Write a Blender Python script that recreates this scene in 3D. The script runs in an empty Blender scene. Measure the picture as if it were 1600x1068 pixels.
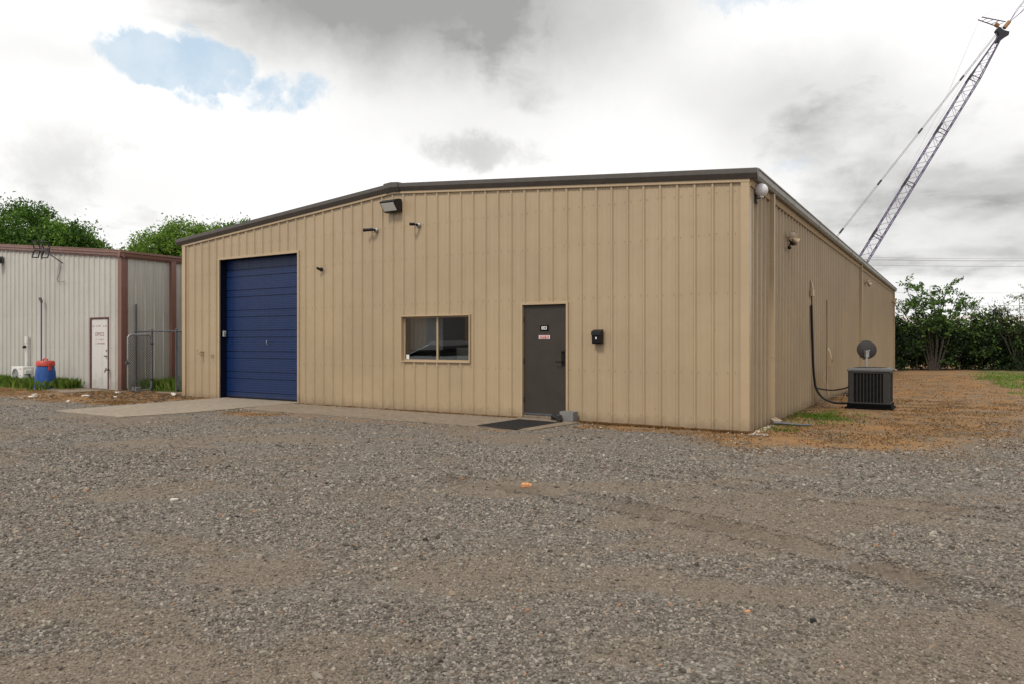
import bpy, bmesh, math, random
import numpy as np
from mathutils import Vector, Matrix
random.seed(7); rng = np.random.default_rng(11)
sc = bpy.context.scene
C = sc.collection
R = math.radians

# ------------------------------------------------------------------ materials
def mat(name, col, rough=.6, metal=0., spec=.5):
    m = bpy.data.materials.new(name); m.use_nodes = True
    b = m.node_tree.nodes['Principled BSDF']
    b.inputs['Base Color'].default_value = (*col, 1)
    b.inputs['Roughness'].default_value = rough
    b.inputs['Metallic'].default_value = metal
    b.inputs['Specular IOR Level'].default_value = spec
    return m
class N:
    """small node helper"""
    def __init__(s, tree): s.t = tree
    def new(s, typ, **kw):
        n = s.t.nodes.new(typ)
        for k, v in kw.items(): setattr(n, k, v)
        return n
    def link(s, a, b): s.t.links.new(a, b)
    def put(s, sock, v):
        if isinstance(v, bpy.types.NodeSocket): s.link(v, sock)
        elif v is not None:
            if isinstance(v, (tuple, list)) and len(v) == 3 and sock.type == 'RGBA': v = (*v, 1)
            sock.default_value = v
    def math(s, op, a, b=None, c=None, clamp=False):
        n = s.new('ShaderNodeMath', operation=op, use_clamp=clamp)
        s.put(n.inputs[0], a)
        if b is not None: s.put(n.inputs[1], b)
        if c is not None: s.put(n.inputs[2], c)
        return n.outputs[0]
    def vmath(s, op, a, b=None):
        n = s.new('ShaderNodeVectorMath', operation=op)
        s.put(n.inputs[0], a)
        if b is not None: s.put(n.inputs[1], b)
        return n.outputs['Value'] if op in ('LENGTH', 'DOT_PRODUCT', 'DISTANCE') else n.outputs[0]
    def noise(s, vec, scale, detail=4, rough=.55, dist=0.):
        n = s.new('ShaderNodeTexNoise'); s.put(n.inputs['Vector'], vec)
        n.inputs['Scale'].default_value = scale; n.inputs['Detail'].default_value = detail
        n.inputs['Roughness'].default_value = rough; n.inputs['Distortion'].default_value = dist
        return n
    def ramp(s, fac, pts, interp='LINEAR'):
        n = s.new('ShaderNodeValToRGB'); n.color_ramp.interpolation = interp
        e = n.color_ramp.elements
        while len(e) < len(pts): e.new(.5)
        for k, (p, c) in enumerate(pts):
            e[k].position = p
            e[k].color = (*c, 1) if isinstance(c, tuple) else (c, c, c, 1)
        s.put(n.inputs[0], fac); return n.outputs[0]
    def mix(s, fac, a, b, typ='MIX'):
        n = s.new('ShaderNodeMix', data_type='RGBA', blend_type=typ)
        s.put(n.inputs[0], fac); s.put(n.inputs[6], a); s.put(n.inputs[7], b)
        return n.outputs[2]
    def maprange(s, v, a, b, c=0., d=1., smooth=True):
        n = s.new('ShaderNodeMapRange', interpolation_type='SMOOTHSTEP' if smooth else 'LINEAR')
        s.put(n.inputs['Value'], v)
        n.inputs['From Min'].default_value = a; n.inputs['From Max'].default_value = b
        n.inputs['To Min'].default_value = c; n.inputs['To Max'].default_value = d
        return n.outputs[0]
    def bump(s, h, strength, dist, normal=None):
        n = s.new('ShaderNodeBump'); s.put(n.inputs['Height'], h)
        n.inputs['Strength'].default_value = strength; n.inputs['Distance'].default_value = dist
        if normal is not None: s.link(normal, n.inputs['Normal'])
        return n.outputs[0]
def nodes_of(m): return N(m.node_tree), m.node_tree.nodes['Principled BSDF']

def panel_paint(name, col, streak=.16, grime=(.16, .11, .07), grime_h=.35, rough=.45, spots=True):
    """weathered sheet metal: blotches, vertical streaks, splashed dirt low down"""
    m = mat(name, col, rough); n, b = nodes_of(m)
    co = n.new('ShaderNodeTexCoord').outputs['Object']
    big = n.noise(co, .55, 4, .6).outputs[0]
    c1 = n.mix(n.maprange(big, .3, .7), tuple(c * .93 for c in col), tuple(min(1, c * 1.05) for c in col))
    mp = n.new('ShaderNodeMapping'); n.link(co, mp.inputs[0]); mp.inputs['Scale'].default_value = (1, 1, .06)
    st = n.noise(mp.outputs[0], 9, 5, .65).outputs[0]
    c2 = n.mix(n.math('MULTIPLY', n.maprange(st, .5, .75), streak), c1, tuple(c * .62 for c in col))
    z = n.new('ShaderNodeSeparateXYZ'); n.link(co, z.inputs[0])
    low = n.math('ADD', z.outputs[2], n.math('MULTIPLY', n.noise(co, 5, 5, .7).outputs[0], -grime_h * 1.5))
    gm = n.maprange(low, -grime_h * .75, grime_h * .1, 1, 0)
    c3 = n.mix(n.math('MULTIPLY', gm, .5), c2, grime)
    if spots:
        vo = n.new('ShaderNodeTexVoronoi'); n.link(co, vo.inputs[0]); vo.inputs['Scale'].default_value = 3.1
        sp = n.math('LESS_THAN', vo.outputs['Distance'], .035)
        gate = n.math('GREATER_THAN', n.noise(co, 1.3, 2).outputs[0], .5)
        c3 = n.mix(n.math('MULTIPLY', n.math('MULTIPLY', sp, gate), .5), c3, tuple(c * .35 for c in col))
    n.link(c3, b.inputs['Base Color'])
    n.link(n.maprange(st, .2, .8, rough - .08, rough + .15, False), b.inputs['Roughness'])
    n.link(n.bump(n.noise(co, 2.2, 2).outputs[0], .45, .02), b.inputs['Normal'])
    return m
def speckled(name, col, var=.25, scale=30, rough=.8, bump=.3, dist=.004, metal=0.):
    m = mat(name, col, rough, metal); n, b = nodes_of(m)
    co = n.new('ShaderNodeTexCoord').outputs['Object']
    t = n.noise(co, scale, 6, .65).outputs[0]; t2 = n.noise(co, scale * .08, 4, .6).outputs[0]
    c = n.mix(n.maprange(t, .3, .7), tuple(x * (1 - var) for x in col), tuple(min(1, x * (1 + var)) for x in col))
    c = n.mix(n.maprange(t2, .35, .7, 0, .35), c, tuple(x * (1 - var * 1.3) for x in col))
    n.link(c, b.inputs['Base Color']); n.link(n.bump(t, bump, dist), b.inputs['Normal'])
    return m
def attr_tint(name, a, bcol, ccol, rough=.7, transl=.0, spec=.3):
    """per-leaf / per-blade colour from the mesh attribute 'tint'"""
    m = mat(name, a, rough, 0, spec); n, b = nodes_of(m)
    at = n.new('ShaderNodeAttribute', attribute_name='tint')
    c = n.ramp(at.outputs['Fac'], [(0, a), (.5, bcol), (1, ccol)])
    n.link(c, b.inputs['Base Color'])
    if transl:
        tr = n.new('ShaderNodeBsdfTranslucent'); n.link(c, tr.inputs[0])
        mx = n.new('ShaderNodeMixShader'); mx.inputs[0].default_value = transl
        n.link(b.outputs[0], mx.inputs[1]); n.link(tr.outputs[0], mx.inputs[2])
        out = [x for x in m.node_tree.nodes if x.type == 'OUTPUT_MATERIAL'][0]
        n.link(mx.outputs[0], out.inputs[0])
    return m

TAN = (.354, .266, .165)
M = {}
M['tan'] = panel_paint('tan_panel_paint', TAN, streak=.13, grime_h=.22, rough=.38)
M['tan_trim'] = panel_paint('tan_trim_paint', (.385, .285, .175), streak=.1, rough=.36, spots=False)
M['tan_jamb'] = mat('tan_frame_paint', (.34, .25, .155), .5)
M['white_panel'] = panel_paint('white_panel_paint', (.43, .41, .37), streak=.35, grime=(.22, .2, .17), grime_h=.5)
M['brown_trim'] = panel_paint('brown_trim_paint', (.17, .082, .062), streak=.4, grime=(.06, .04, .03), grime_h=.9, spots=False)
M['fascia'] = speckled('bronze_fascia_paint', (.078, .067, .060), .12, 6, .5, .1)
M['band'] = mat('shaded_tan_band', (.30, .22, .135), .85, 0, .1)  # darker tan than the walls, shade under the gutter put into the colour
M['gutter'] = speckled('weathered_gutter_metal', (.25, .245, .23), .22, 9, .5, .15)
M['roof'] = speckled('roof_sheet', (.4, .39, .37), .1, 3, .45, .1)
M['blue_door'] = panel_paint('blue_door_paint', (.001, .0155, .074), streak=.4, grime=(.03, .035, .06), grime_h=.25, rough=.42)
M['blue_jamb'] = mat('dark_blue_jamb_paint', (.001, .003, .016), .8, 0, .15)
M['door_brown'] = speckled('brown_door_paint', (.027, .0195, .014), .16, 3, .6, .08)
M['black'] = mat('black_plastic', (.005, .005, .0055), .45, 0, .25)
M['black_metal'] = speckled('black_metal', (.008, .0075, .007), .2, 30, .5, .1)
M['rubber'] = speckled('rubber_mat', (.017, .015, .014), .4, 60, .85, .5)
M['grey_metal'] = speckled('galvanised_metal', (.26, .265, .27), .18, 14, .45, .1, metal=.35)
M['dark_steel'] = speckled('old_galvanised_pipe', (.085, .09, .1), .25, 14, .5, .1, metal=.3)
M['light_grey'] = mat('light_grey_plastic', (.5, .5, .49), .45)
M['white'] = speckled('white_plastic', (.66, .65, .62), .07, 10, .45, .05)
M['white_door'] = panel_paint('scuffed_white_door_paint', (.55, .53, .5), streak=.5, grime=(.24, .22, .2), grime_h=.8)
M['lens'] = mat('lamp_lens', (.62, .62, .6), .18)
M['amber_lens'] = mat('old_lamp_glass', (.30, .23, .17), .15)
M['ink_red'] = mat('faded_red_ink', (.30, .13, .12), .8)
M['ink_dark'] = mat('faded_brown_ink', (.24, .15, .14), .8)
M['sign_red'] = mat('red_sign', (.42, .09, .09), .5)
M['sign_white'] = mat('sign_lettering', (.75, .74, .72), .5)
M['sign_black'] = mat('black_sign', (.002, .002, .002), .7, 0, .1)
M['screw'] = mat('rusty_screw', (.25, .18, .105), .6)
M['concrete'] = speckled('slab_concrete', (.19, .147, .102), .3, 9, .9, .35, .006)
M['apron'] = speckled('apron_concrete', (.25, .203, .15), .24, 8, .9, .35, .006)
M['block'] = speckled('grey_block', (.17, .165, .16), .2, 40, .95, .6)
M['ac_case'] = speckled('ac_case_paint', (.019, .0175, .0165), .15, 12, .7, .1)
M['ac_dark'] = mat('ac_coil', (.002, .002, .002), .9, 0, .1)
M['ac_top'] = speckled('ac_top_paint', (.07, .07, .072), .15, 14, .4, .1)
M['dish'] = speckled('dish_paint', (.020, .017, .015), .12, 9, .75, .1)
M['barrel_blue'] = speckled('blue_barrel_plastic', (.006, .06, .25), .25, 9, .5, .15)
M['barrel_red'] = speckled('red_lid_plastic', (.42, .045, .028), .18, 9, .5, .15)
M['pole_blue'] = mat('blue_pole', (.045, .05, .16), .5)
M['interior'] = mat('dark_interior', (.16, .15, .14), .9)
M['bark'] = speckled('bark', (.045, .034, .025), .35, 8, .9, .6, .02)
M['crane_steel'] = mat('crane_boom_paint', (.045, .026, .085), .6)
M['crane_lace'] = mat('crane_lacing_paint', (.19, .135, .24), .6)
M['crane_dark'] = mat('crane_dark_steel', (.008, .008, .014), .6)
M['crane_cable'] = mat('steel_cable', (.27, .27, .28), .6)
M['crane_orange'] = mat('orange_paint', (.26, .13, .04), .6)
M['wire'] = mat('power_cable', (.34, .34, .345), .8)
M['wood'] = speckled('weathered_wood', (.2, .155, .115), .3, 12, .9, .4)
M['far_roof'] = speckled('pale_roof_sheet', (.55, .5, .47), .12, 1.5, .6, .1)
M['far_wall'] = speckled('grey_siding', (.21, .205, .2), .15, 1.5, .8, .1)
M['brick'] = speckled('orange_brick', (.5, .235, .10), .3, 40, .9, .5)
M['debris'] = speckled('pale_debris', (.55, .5, .44), .25, 30, .9, .5)
M['dark_rock'] = speckled('black_lump', (.012, .012, .012), .3, 50, .8, .5)
def glass():
    m = bpy.data.materials.new('window_glass'); m.use_nodes = True
    n = N(m.node_tree); m.node_tree.nodes.remove(m.node_tree.nodes['Principled BSDF'])
    out = [x for x in m.node_tree.nodes if x.type == 'OUTPUT_MATERIAL'][0]
    tr = n.new('ShaderNodeBsdfTransparent'); tr.inputs[0].default_value = (.82, .84, .85, 1)
    gl = n.new('ShaderNodeBsdfGlossy'); gl.inputs['Roughness'].default_value = .01
    co = n.new('ShaderNodeTexCoord').outputs['Object']
    n.link(n.bump(n.noise(co, 1.2, 2).outputs[0], .05, .02), gl.inputs['Normal'])
    fr = n.new('ShaderNodeFresnel'); fr.inputs[0].default_value = 1.5
    mx = n.new('ShaderNodeMixShader'); n.link(n.math('MULTIPLY', fr.outputs[0], 2.4, clamp=True), mx.inputs[0])
    n.link(tr.outputs[0], mx.inputs[1]); n.link(gl.outputs[0], mx.inputs[2]); n.link(mx.outputs[0], out.inputs[0])
    return m
M['glass'] = glass()
M['leaf'] = attr_tint('tree_leaf', (.022, .06, .007), (.062, .14, .014), (.15, .27, .03), .6, .35)
M['leaf_light'] = attr_tint('light_tree_leaf', (.05, .105, .012), (.12, .22, .025), (.22, .34, .05), .6, .38)
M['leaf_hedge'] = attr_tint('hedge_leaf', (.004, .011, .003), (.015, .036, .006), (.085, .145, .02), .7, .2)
M['leaf_sapling'] = attr_tint('sapling_leaf', (.035, .075, .014), (.075, .15, .025), (.13, .22, .045), .6, .3)
M['leaf_feather'] = attr_tint('feathery_leaf', (.06, .085, .03), (.12, .16, .055), (.2, .24, .1), .6, .35)
M['grass'] = attr_tint('green_grass', (.08, .15, .016), (.16, .27, .03), (.28, .36, .08), .7, .4)
M['straw'] = attr_tint('dry_grass', (.2, .108, .042), (.29, .165, .062), (.38, .24, .105), .85, .5)

# ------------------------------------------------------------------ mesh helpers
class MB:
    def __init__(s): s.v = []; s.f = []; s.mi = []
    def add(s, vs, fs, mi=0):
        o = len(s.v); s.v += [tuple(v) for v in vs]
        for f in fs: s.f.append(tuple(i + o for i in f)); s.mi.append(mi)
        return s
    def box(s, a, b, mi=0, rot=None, piv=None):
        (x0, y0, z0), (x1, y1, z1) = a, b
        vs = [Vector(p) for p in ((x0,y0,z0),(x1,y0,z0),(x1,y1,z0),(x0,y1,z0),(x0,y0,z1),(x1,y0,z1),(x1,y1,z1),(x0,y1,z1))]
        if rot is not None:
            pv = Vector(piv) if piv else sum(vs, Vector()) / 8
            vs = [rot @ (v - pv) + pv for v in vs]
        return s.add(vs, [(0,3,2,1),(4,5,6,7),(0,1,5,4),(1,2,6,5),(2,3,7,6),(3,0,4,7)], mi)
    def tube(s, pts, r, n=8, mi=0, cap=True):
        pts = [Vector(p) for p in pts]; k = len(pts)
        rr = r if isinstance(r, (list, tuple)) else [r] * k
        t0 = (pts[1] - pts[0]).normalized()
        ref = Vector((0, 0, 1)) if abs(t0.z) < .9 else Vector((1, 0, 0))
        nx = t0.cross(ref).normalized(); vs = []
        for i, p in enumerate(pts):
            t = (pts[min(i + 1, k - 1)] - pts[max(i - 1, 0)]).normalized()
            nx = (nx - t * nx.dot(t)).normalized(); ny = t.cross(nx)
            for j in range(n):
                a = 2 * math.pi * j / n
                vs.append(p + (nx * math.cos(a) + ny * math.sin(a)) * rr[i])
        fs = [(i*n+j, i*n+(j+1)%n, (i+1)*n+(j+1)%n, (i+1)*n+j) for i in range(k-1) for j in range(n)]
        if cap: fs += [tuple(range(n))[::-1], tuple((k-1)*n+j for j in range(n))]
        return s.add(vs, fs, mi)
    def lathe(s, prof, n=24, mi=0, base=(0,0,0), axis=None):
        """prof = [(r,z)...] round z, optionally turned so z follows axis"""
        q = Vector((0,0,1)).rotation_difference(Vector(axis)) if axis else None
        vs = []
        for r, z in prof:
            for j in range(n):
                a = 2*math.pi*j/n; v = Vector((r*math.cos(a), r*math.sin(a), z))
                vs.append((q @ v if q else v) + Vector(base))
        k = len(prof)
        fs = [(i*n+j, i*n+(j+1)%n, (i+1)*n+(j+1)%n, (i+1)*n+j) for i in range(k-1) for j in range(n)]
        fs += [tuple(range(n))[::-1], tuple((k-1)*n+j for j in range(n))]
        return s.add(vs, fs, mi)
    def prism(s, poly, a, b, mi=0, ax='x'):
        """poly in the plane across ax, extruded from a to b along ax"""
        f = {'x': lambda p, t: (t, p[0], p[1]), 'y': lambda p, t: (p[0], t, p[1]), 'z': lambda p, t: (p[0], p[1], t)}[ax]
        n = len(poly); vs = [f(p, a) for p in poly] + [f(p, b) for p in poly]
        fs = [tuple(range(n))[::-1], tuple(range(n, 2*n))] + [(i, (i+1)%n, n+(i+1)%n, n+i) for i in range(n)]
        return s.add(vs, fs, mi)
    def build(s, name, mats, parent=None, smooth=False, bevel=0, loc=None, rotz=None):
        me = bpy.data.meshes.new(name); me.from_pydata(s.v, [], s.f)
        if not isinstance(mats, (list, tuple)): mats = [mats]
        for m in mats: me.materials.append(m)
        me.polygons.foreach_set('material_index', s.mi)
        bm = bmesh.new(); bm.from_mesh(me); bmesh.ops.recalc_face_normals(bm, faces=bm.faces); bm.to_mesh(me); bm.free()
        o = bpy.data.objects.new(name, me); C.objects.link(o)
        if parent: o.parent = parent
        if loc is not None: o.location = loc
        if rotz is not None: o.rotation_euler = (0, 0, rotz)
        if smooth:
            me.polygons.foreach_set('use_smooth', [True]*len(me.polygons))
            me.set_sharp_from_angle(angle=R(38))
        if bevel:
            md = o.modifiers.new('bevel', 'BEVEL'); md.width = bevel; md.segments = 2; md.limit_method = 'ANGLE'
        return o
def tag(o, label=None, cat=None, group=None, kind=None):
    if label: o['label'] = label
    if cat: o['category'] = cat
    if group: o['group'] = group
    if kind: o['kind'] = kind
    return o
def empty(name, loc, rz, label, cat, group=None):
    o = bpy.data.objects.new(name, None); C.objects.link(o); o.empty_display_size = .2
    o.location = loc; o.rotation_euler = (0, 0, rz)
    return tag(o, label, cat, group)
# the building frame: x to the right along the front wall, y into the depth, origin at the right front corner
OX, OY = 3.84, 11.73
CA, SA = .8497, -.5273
RZ = math.atan2(SA, CA)
def F(x, y, z=0.): return (OX + CA*x - SA*y, OY + SA*x + CA*y, z)
def Finv(X, Y):
    dx, dy = X-OX, Y-OY
    return CA*dx + SA*dy, -SA*dx + CA*dy
def at(name, x, y, z, label, cat, group=None, turn=0.): return empty(name, F(x, y, z), RZ+turn, label, cat, group)
def text_mesh(s, size, name, m, parent, loc, rot=(R(90), 0, 0), depth=.001, xs=1.):
    cu = bpy.data.curves.new(name, 'FONT'); cu.body = s; cu.size = size; cu.extrude = depth; cu.align_x = 'CENTER'; cu.align_y = 'CENTER'; cu.offset = size*.012
    t = bpy.data.objects.new(name, cu); C.objects.link(t)
    dg = bpy.context.evaluated_depsgraph_get()
    me = bpy.data.meshes.new_from_object(t.evaluated_get(dg)); bpy.data.objects.remove(t)
    me.materials.clear(); me.materials.append(m)
    o = bpy.data.objects.new(name, me); C.objects.link(o); o.parent = parent; o.location = loc; o.rotation_euler = rot; o.scale = (xs, 1, 1)
    return o

# ------------------------------------------------------------------ value noise in numpy (albedo zones and ground relief)
_g = np.random.default_rng(5).random((256, 256))
def vnoise(x, y):
    xi = np.floor(x).astype(int); yi = np.floor(y).astype(int); fx = x-xi; fy = y-yi
    fx = fx*fx*(3-2*fx); fy = fy*fy*(3-2*fy)
    a = _g[xi % 256, yi % 256]; b = _g[(xi+1) % 256, yi % 256]; c = _g[xi % 256, (yi+1) % 256]; d = _g[(xi+1) % 256, (yi+1) % 256]
    return (a*(1-fx)+b*fx)*(1-fy) + (c*(1-fx)+d*fx)*fy
def fbm(x, y, o=4):
    s = 0; a = .5
    for k in range(o): s = s + a*vnoise(x*2**k+17*k, y*2**k+9*k); a *= .5
    return s/(1-.5**o)
def sstep(a, b, x):
    t = np.clip((x-a)/(b-a), 0, 1); return t*t*(3-2*t)
def seg_dist(X, Y, pts):
    d = np.full(np.shape(X), 1e9)
    for (x0, y0), (x1, y1) in zip(pts[:-1], pts[1:]):
        dx, dy = x1-x0, y1-y0; t = np.clip(((X-x0)*dx+(Y-y0)*dy)/(dx*dx+dy*dy), 0, 1)
        d = np.minimum(d, np.hypot(X-x0-t*dx, Y-y0-t*dy))
    return d
RUTS = [[(.9, 8.7), (1.9, 7.9), (2.6, 7.05), (3.4, 6.5), (4.6, 5.8), (6.0, 5.0)], [(-.6, 7.6), (.2, 7.15), (.95, 6.4), (1.6, 5.75), (2.05, 5.15), (2.5, 4.35), (3.0, 3.6), (3.6, 2.6)],
        
        [(-6.5, 9.8), (-3.8, 8.6), (-1.5, 8.3), (1.0, 9.5), (4.0, 9.0), (8.0, 9.4)]]
def zones(X, Y):
    """where straw, green, bare dirt and ruts lie"""
    u, v = Finv(X, Y)
    n1 = fbm(X*.9, Y*.9); n2 = fbm(X*2.7+40, Y*2.7); n3 = fbm(X*.35+9, Y*.35+3)
    # dry grass: to the right of the building and a ragged strip at the front wall, the left verge
    right = sstep(-2.8, 1.2, (Y-10.4) - .18*np.abs(X-5) + 3.0*(n1-.5)) * sstep(2.0, 3.4, X + .8*(n1-.5))
    front = sstep(-1.15, -.45, v + 1.1*(n1-.5)) * sstep(-2.95, -2.6, u) * sstep(2.6, 1.6, u)
    verge = sstep(-3.2, -2.3, v + .8*(n2-.5)) * sstep(-13.6, -14.1, u + .5*(n1-.5)) * sstep(2.2, 1.4, v)
    edge = sstep(.55, .1, np.abs(v+2.0+.4*(n1-.5)) + .35*(n2-.2)) * sstep(-10.2, -9.6, u) * sstep(-3.0, -3.6, u) * .55
    edge2 = np.exp(-(((u+9.6)/.9)**2 + ((v+2.3)/.35)**2))
    straw = np.clip(np.maximum.reduce([right, front, verge, edge, edge2]), 0, 1)
    # gravel lane coming back along the far right
    lane = np.exp(-((X - (.75*Y+.6))/1.7)**2) * sstep(.35, .6, n1+.12) * sstep(24, 18, Y)
    straw = np.clip(straw*(1-.75*lane), 0, 1)
    green = np.exp(-(((u-.65)/.45)**2+((v-3.3)/.9)**2)) + .9*np.exp(-(((u-.45)/.28)**2+((v-.75)/.35)**2)) + .8*sstep(.52, .66, fbm(X*.5+3, Y*.5)) * sstep(3.0, 5.5, u) * sstep(18, 24, Y)
    green = green + .5*np.exp(-(((X-6.3)/.9)**2+((Y-8.6)/.35)**2)) + .35*np.exp(-(((u+14.9)/.7)**2+((v+2.2)/.5)**2)) + .8*sstep(20, 27, Y)*sstep(.42, .6, n3)*sstep(2.5, 5, u) + 1.2*sstep(0, 1.6, X-(.57*Y+2.2)+1.5*(n1-.5))*sstep(15, 19, Y)
    green = np.clip(green*sstep(.3, .55, n2), 0, 1)
    dirt = sstep(.46, .72, fbm(X*.6+20, Y*1.1+5)) * .8 + .55*sstep(.52, .7, fbm(X*1.3+2, Y*2.6+7))*sstep(.35, .6, n1)
    dirt = np.clip(dirt + .3*sstep(5.2, 3.4, Y+2.2*(n1-.5)-.12*X)*sstep(.3, .55, n3+.3*(n2-.5)) + .3*sstep(.5, .6, n2)*sstep(2, 6, X)*sstep(9, 5, Y) + .8*np.exp(-(((X-2.9)/1.3)**2+((Y-3.3)/.55)**2)) + .6*np.exp(-(((X+.2)/.8)**2+((Y-4.6)/.5)**2)), 0, 1)
    rut = np.zeros(np.shape(X))
    for k, r in enumerate(RUTS):
        rut = np.maximum(rut, np.exp(-(seg_dist(X + .1*(n2-.5), Y, r)/(.2, .26, .13)[k])**2) * (.75, .8, .35)[k])
    rut = rut*(.25+.75*sstep(.3, .6, fbm(X*1.9+11, Y*2.4+4)))*(.5+.5*sstep(.35, .55, n2))
    return straw, green, dirt, rut
def height(X, Y):
    u, v = Finv(X, Y)
    h = .035*(fbm(X*.45, Y*.45)-.5) + .018*(fbm(X*2.1, Y*2.1+30)-.5)
    for k, r in enumerate(RUTS):
        d = seg_dist(X, Y, r); a = (.018, .022, .006)[k]
        h = h - a*np.exp(-(d/.11)**2) + a*.9*np.exp(-((d-.22)/.08)**2)
    near = sstep(2.4, .6, np.maximum(np.maximum(-15.3-u, u-.1), np.maximum(-2.2-v, v-31))) # flat against building and slab
    near = np.maximum(near, sstep(1.5, .3, np.hypot(u+12.3, np.maximum(-4.2-v, 0))-1.5)*(v < 0))
    return h*(1-near) - .004 - .02*sstep(30, 60, np.hypot(X, Y))

def np_mesh(name, verts, faces_flat, nper, mats, tint=None, parent=None, extra=None):
    me = bpy.data.meshes.new(name); nv = len(verts); nf = len(faces_flat)//nper
    me.vertices.add(nv); me.vertices.foreach_set('co', verts.astype(np.float32).ravel())
    me.loops.add(len(faces_flat)); me.loops.foreach_set('vertex_index', faces_flat.astype(np.int32))
    me.polygons.add(nf); me.polygons.foreach_set('loop_start', np.arange(nf, dtype=np.int32)*nper)
    me.polygons.foreach_set('loop_total', np.full(nf, nper, dtype=np.int32))
    if tint is not None:
        a = me.attributes.new('tint', 'FLOAT', 'POINT'); a.data.foreach_set('value', tint.astype(np.float32))
    for k, arr in (extra or {}).items():
        a = me.attributes.new(k, 'FLOAT', 'POINT'); a.data.foreach_set('value', arr.astype(np.float32).ravel())
    me.update(calc_edges=True); me.validate()
    if not isinstance(mats, (list, tuple)): mats = [mats]
    for m in mats: me.materials.append(m)
    o = bpy.data.objects.new(name, me); C.objects.link(o)
    if parent: o.parent = parent
    return o

# ------------------------------------------------------------------ ground
def gaxis(a, b, step, far):
    core = np.arange(a, b+step/2, step); out = []; s = step; x = b
    while x < far: s *= 1.25; x += s; out.append(x)
    lo = []; s = step; x = a
    while x > -far: s *= 1.25; x -= s; lo.append(x)
    return np.concatenate([lo[::-1], core, out])
gx = gaxis(-20, 24, .11, 420); gy = gaxis(0, 40, .11, 420)
GX, GY = np.meshgrid(gx, gy, indexing='ij')
nx_, ny_ = GX.shape
GZ = height(GX, GY)
zs = zones(GX, GY)
idx = np.arange(nx_*ny_).reshape(nx_, ny_)
quads = np.stack([idx[:-1,:-1], idx[1:,:-1], idx[1:,1:], idx[:-1,1:]], -1).reshape(-1)
def ground_mat():
    m = mat('gravel_ground', (.2, .19, .17), .92, 0, .25); n, b = nodes_of(m)
    co = n.new('ShaderNodeTexCoord').outputs['Object']
    A = {k: n.new('ShaderNodeAttribute', attribute_name=k).outputs['Fac'] for k in ('straw', 'green', 'dirt', 'rut')}
    # crushed stone at three sizes
    def cells(scale, lo, hi):
        v = n.new('ShaderNodeTexVoronoi'); n.link(co, v.inputs[0]); v.inputs['Scale'].default_value = scale
        sep = n.new('ShaderNodeSeparateColor'); n.link(v.outputs['Color'], sep.inputs[0])
        br = n.ramp(sep.outputs[0], lo)
        return v.outputs['Distance'], br, sep.outputs[1]
    st = [(0, (.05, .045, .04)), (.3, (.13, .117, .1)), (.6, (.22, .2, .173)), (.85, (.345, .318, .28)), (1, (.50, .46, .40))]
    d1, c1, h1 = cells(38, st, 0); d2, c2, h2 = cells(85, st, 0)
    pick = n.maprange(n.noise(co, 14, 3).outputs[0], .42, .58)
    grav = n.mix(pick, c1, c2)
    grav = n.mix(n.maprange(n.math('MINIMUM', d1, n.math('MULTIPLY', d2, 1.2)), .0, .55, 0, .25), grav, (.06, .05, .042))  # gaps between stones darkened in colour, standing in for their shadows
    warm = n.maprange(n.noise(co, .8, 5, .6).outputs[0], .35, .65)
    grav = n.mix(n.math('MULTIPLY', warm, .45), grav, (.225, .187, .145))
    grav = n.mix(1., grav, (.82, .81, .8), 'MULTIPLY')  # gravel sheet lowered in colour as painted shade beneath the loose stones
    fine = n.noise(co, 90, 5, .8).outputs[0]
    soil = n.mix(n.maprange(fine, .35, .65), (.075, .056, .04), (.285, .226, .165))
    edge = n.noise(co, 9, 5, .7).outputs[0]
    def zone(a, w=.5): return n.maprange(n.math('ADD', a, n.math('MULTIPLY', n.math('SUBTRACT', edge, .5), w)), .3, .65)
    c = n.mix(n.math('MULTIPLY', zone(A['dirt'], .8), .8), grav, soil)
    c = n.mix(n.math('MULTIPLY', zone(A['rut'], 1.1), .55), c, (.115, .082, .055))
    sn = n.noise(co, 85, 6, .75).outputs[0]; sn2 = n.noise(co, 1.5, 5, .65).outputs[0]
    stc = n.ramp(sn, [(.3, (.145, .078, .034)), (.5, (.255, .142, .058)), (.7, (.35, .21, .09))])
    stc = n.mix(n.maprange(sn2, .42, .66), stc, n.ramp(sn, [(.3, (.085, .064, .044)), (.55, (.165, .125, .083)), (.75, (.27, .21, .145))]))
    rot = n.noise(co, .6, 4, .7).outputs[0]
    stc = n.mix(n.maprange(rot, .52, .66, 0, .75), stc, n.ramp(sn, [(.3, (.20, .092, .032)), (.6, (.37, .185, .065)), (.8, (.47, .27, .11))]))
    c = n.mix(n.maprange(n.math('ADD', A['straw'], n.math('MULTIPLY', n.math('SUBTRACT', n.noise(co, 14, 6, .8).outputs[0], .5), 1.5)), .2, .75), c, stc)
    gc = n.ramp(sn, [(.3, (.045, .06, .02)), (.6, (.10, .135, .035)), (.8, (.19, .2, .07))])
    c = n.mix(n.math('MULTIPLY', zone(A['green'], 1.0), .8), c, gc)
    n.link(c, b.inputs['Base Color'])
    hh = n.math('ADD', n.math('MULTIPLY', h1, n.math('SUBTRACT', .6, d1)), n.math('MULTIPLY', n.math('SUBTRACT', .5, d2), .4))
    hh = n.math('ADD', hh, n.math('MULTIPLY', fine, .3))
    n.link(n.bump(hh, .9, .022), b.inputs['Normal'])
    return m
M['ground'] = ground_mat()
gr = np_mesh('ground', np.stack([GX, GY, GZ], -1).reshape(-1, 3), quads, 4, M['ground'],
             extra=dict(straw=zs[0], green=zs[1], dirt=zs[2], rut=zs[3]))
gr.data.polygons.foreach_set('use_smooth', np.ones(len(gr.data.polygons), bool))
tag(gr, kind='structure')

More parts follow.
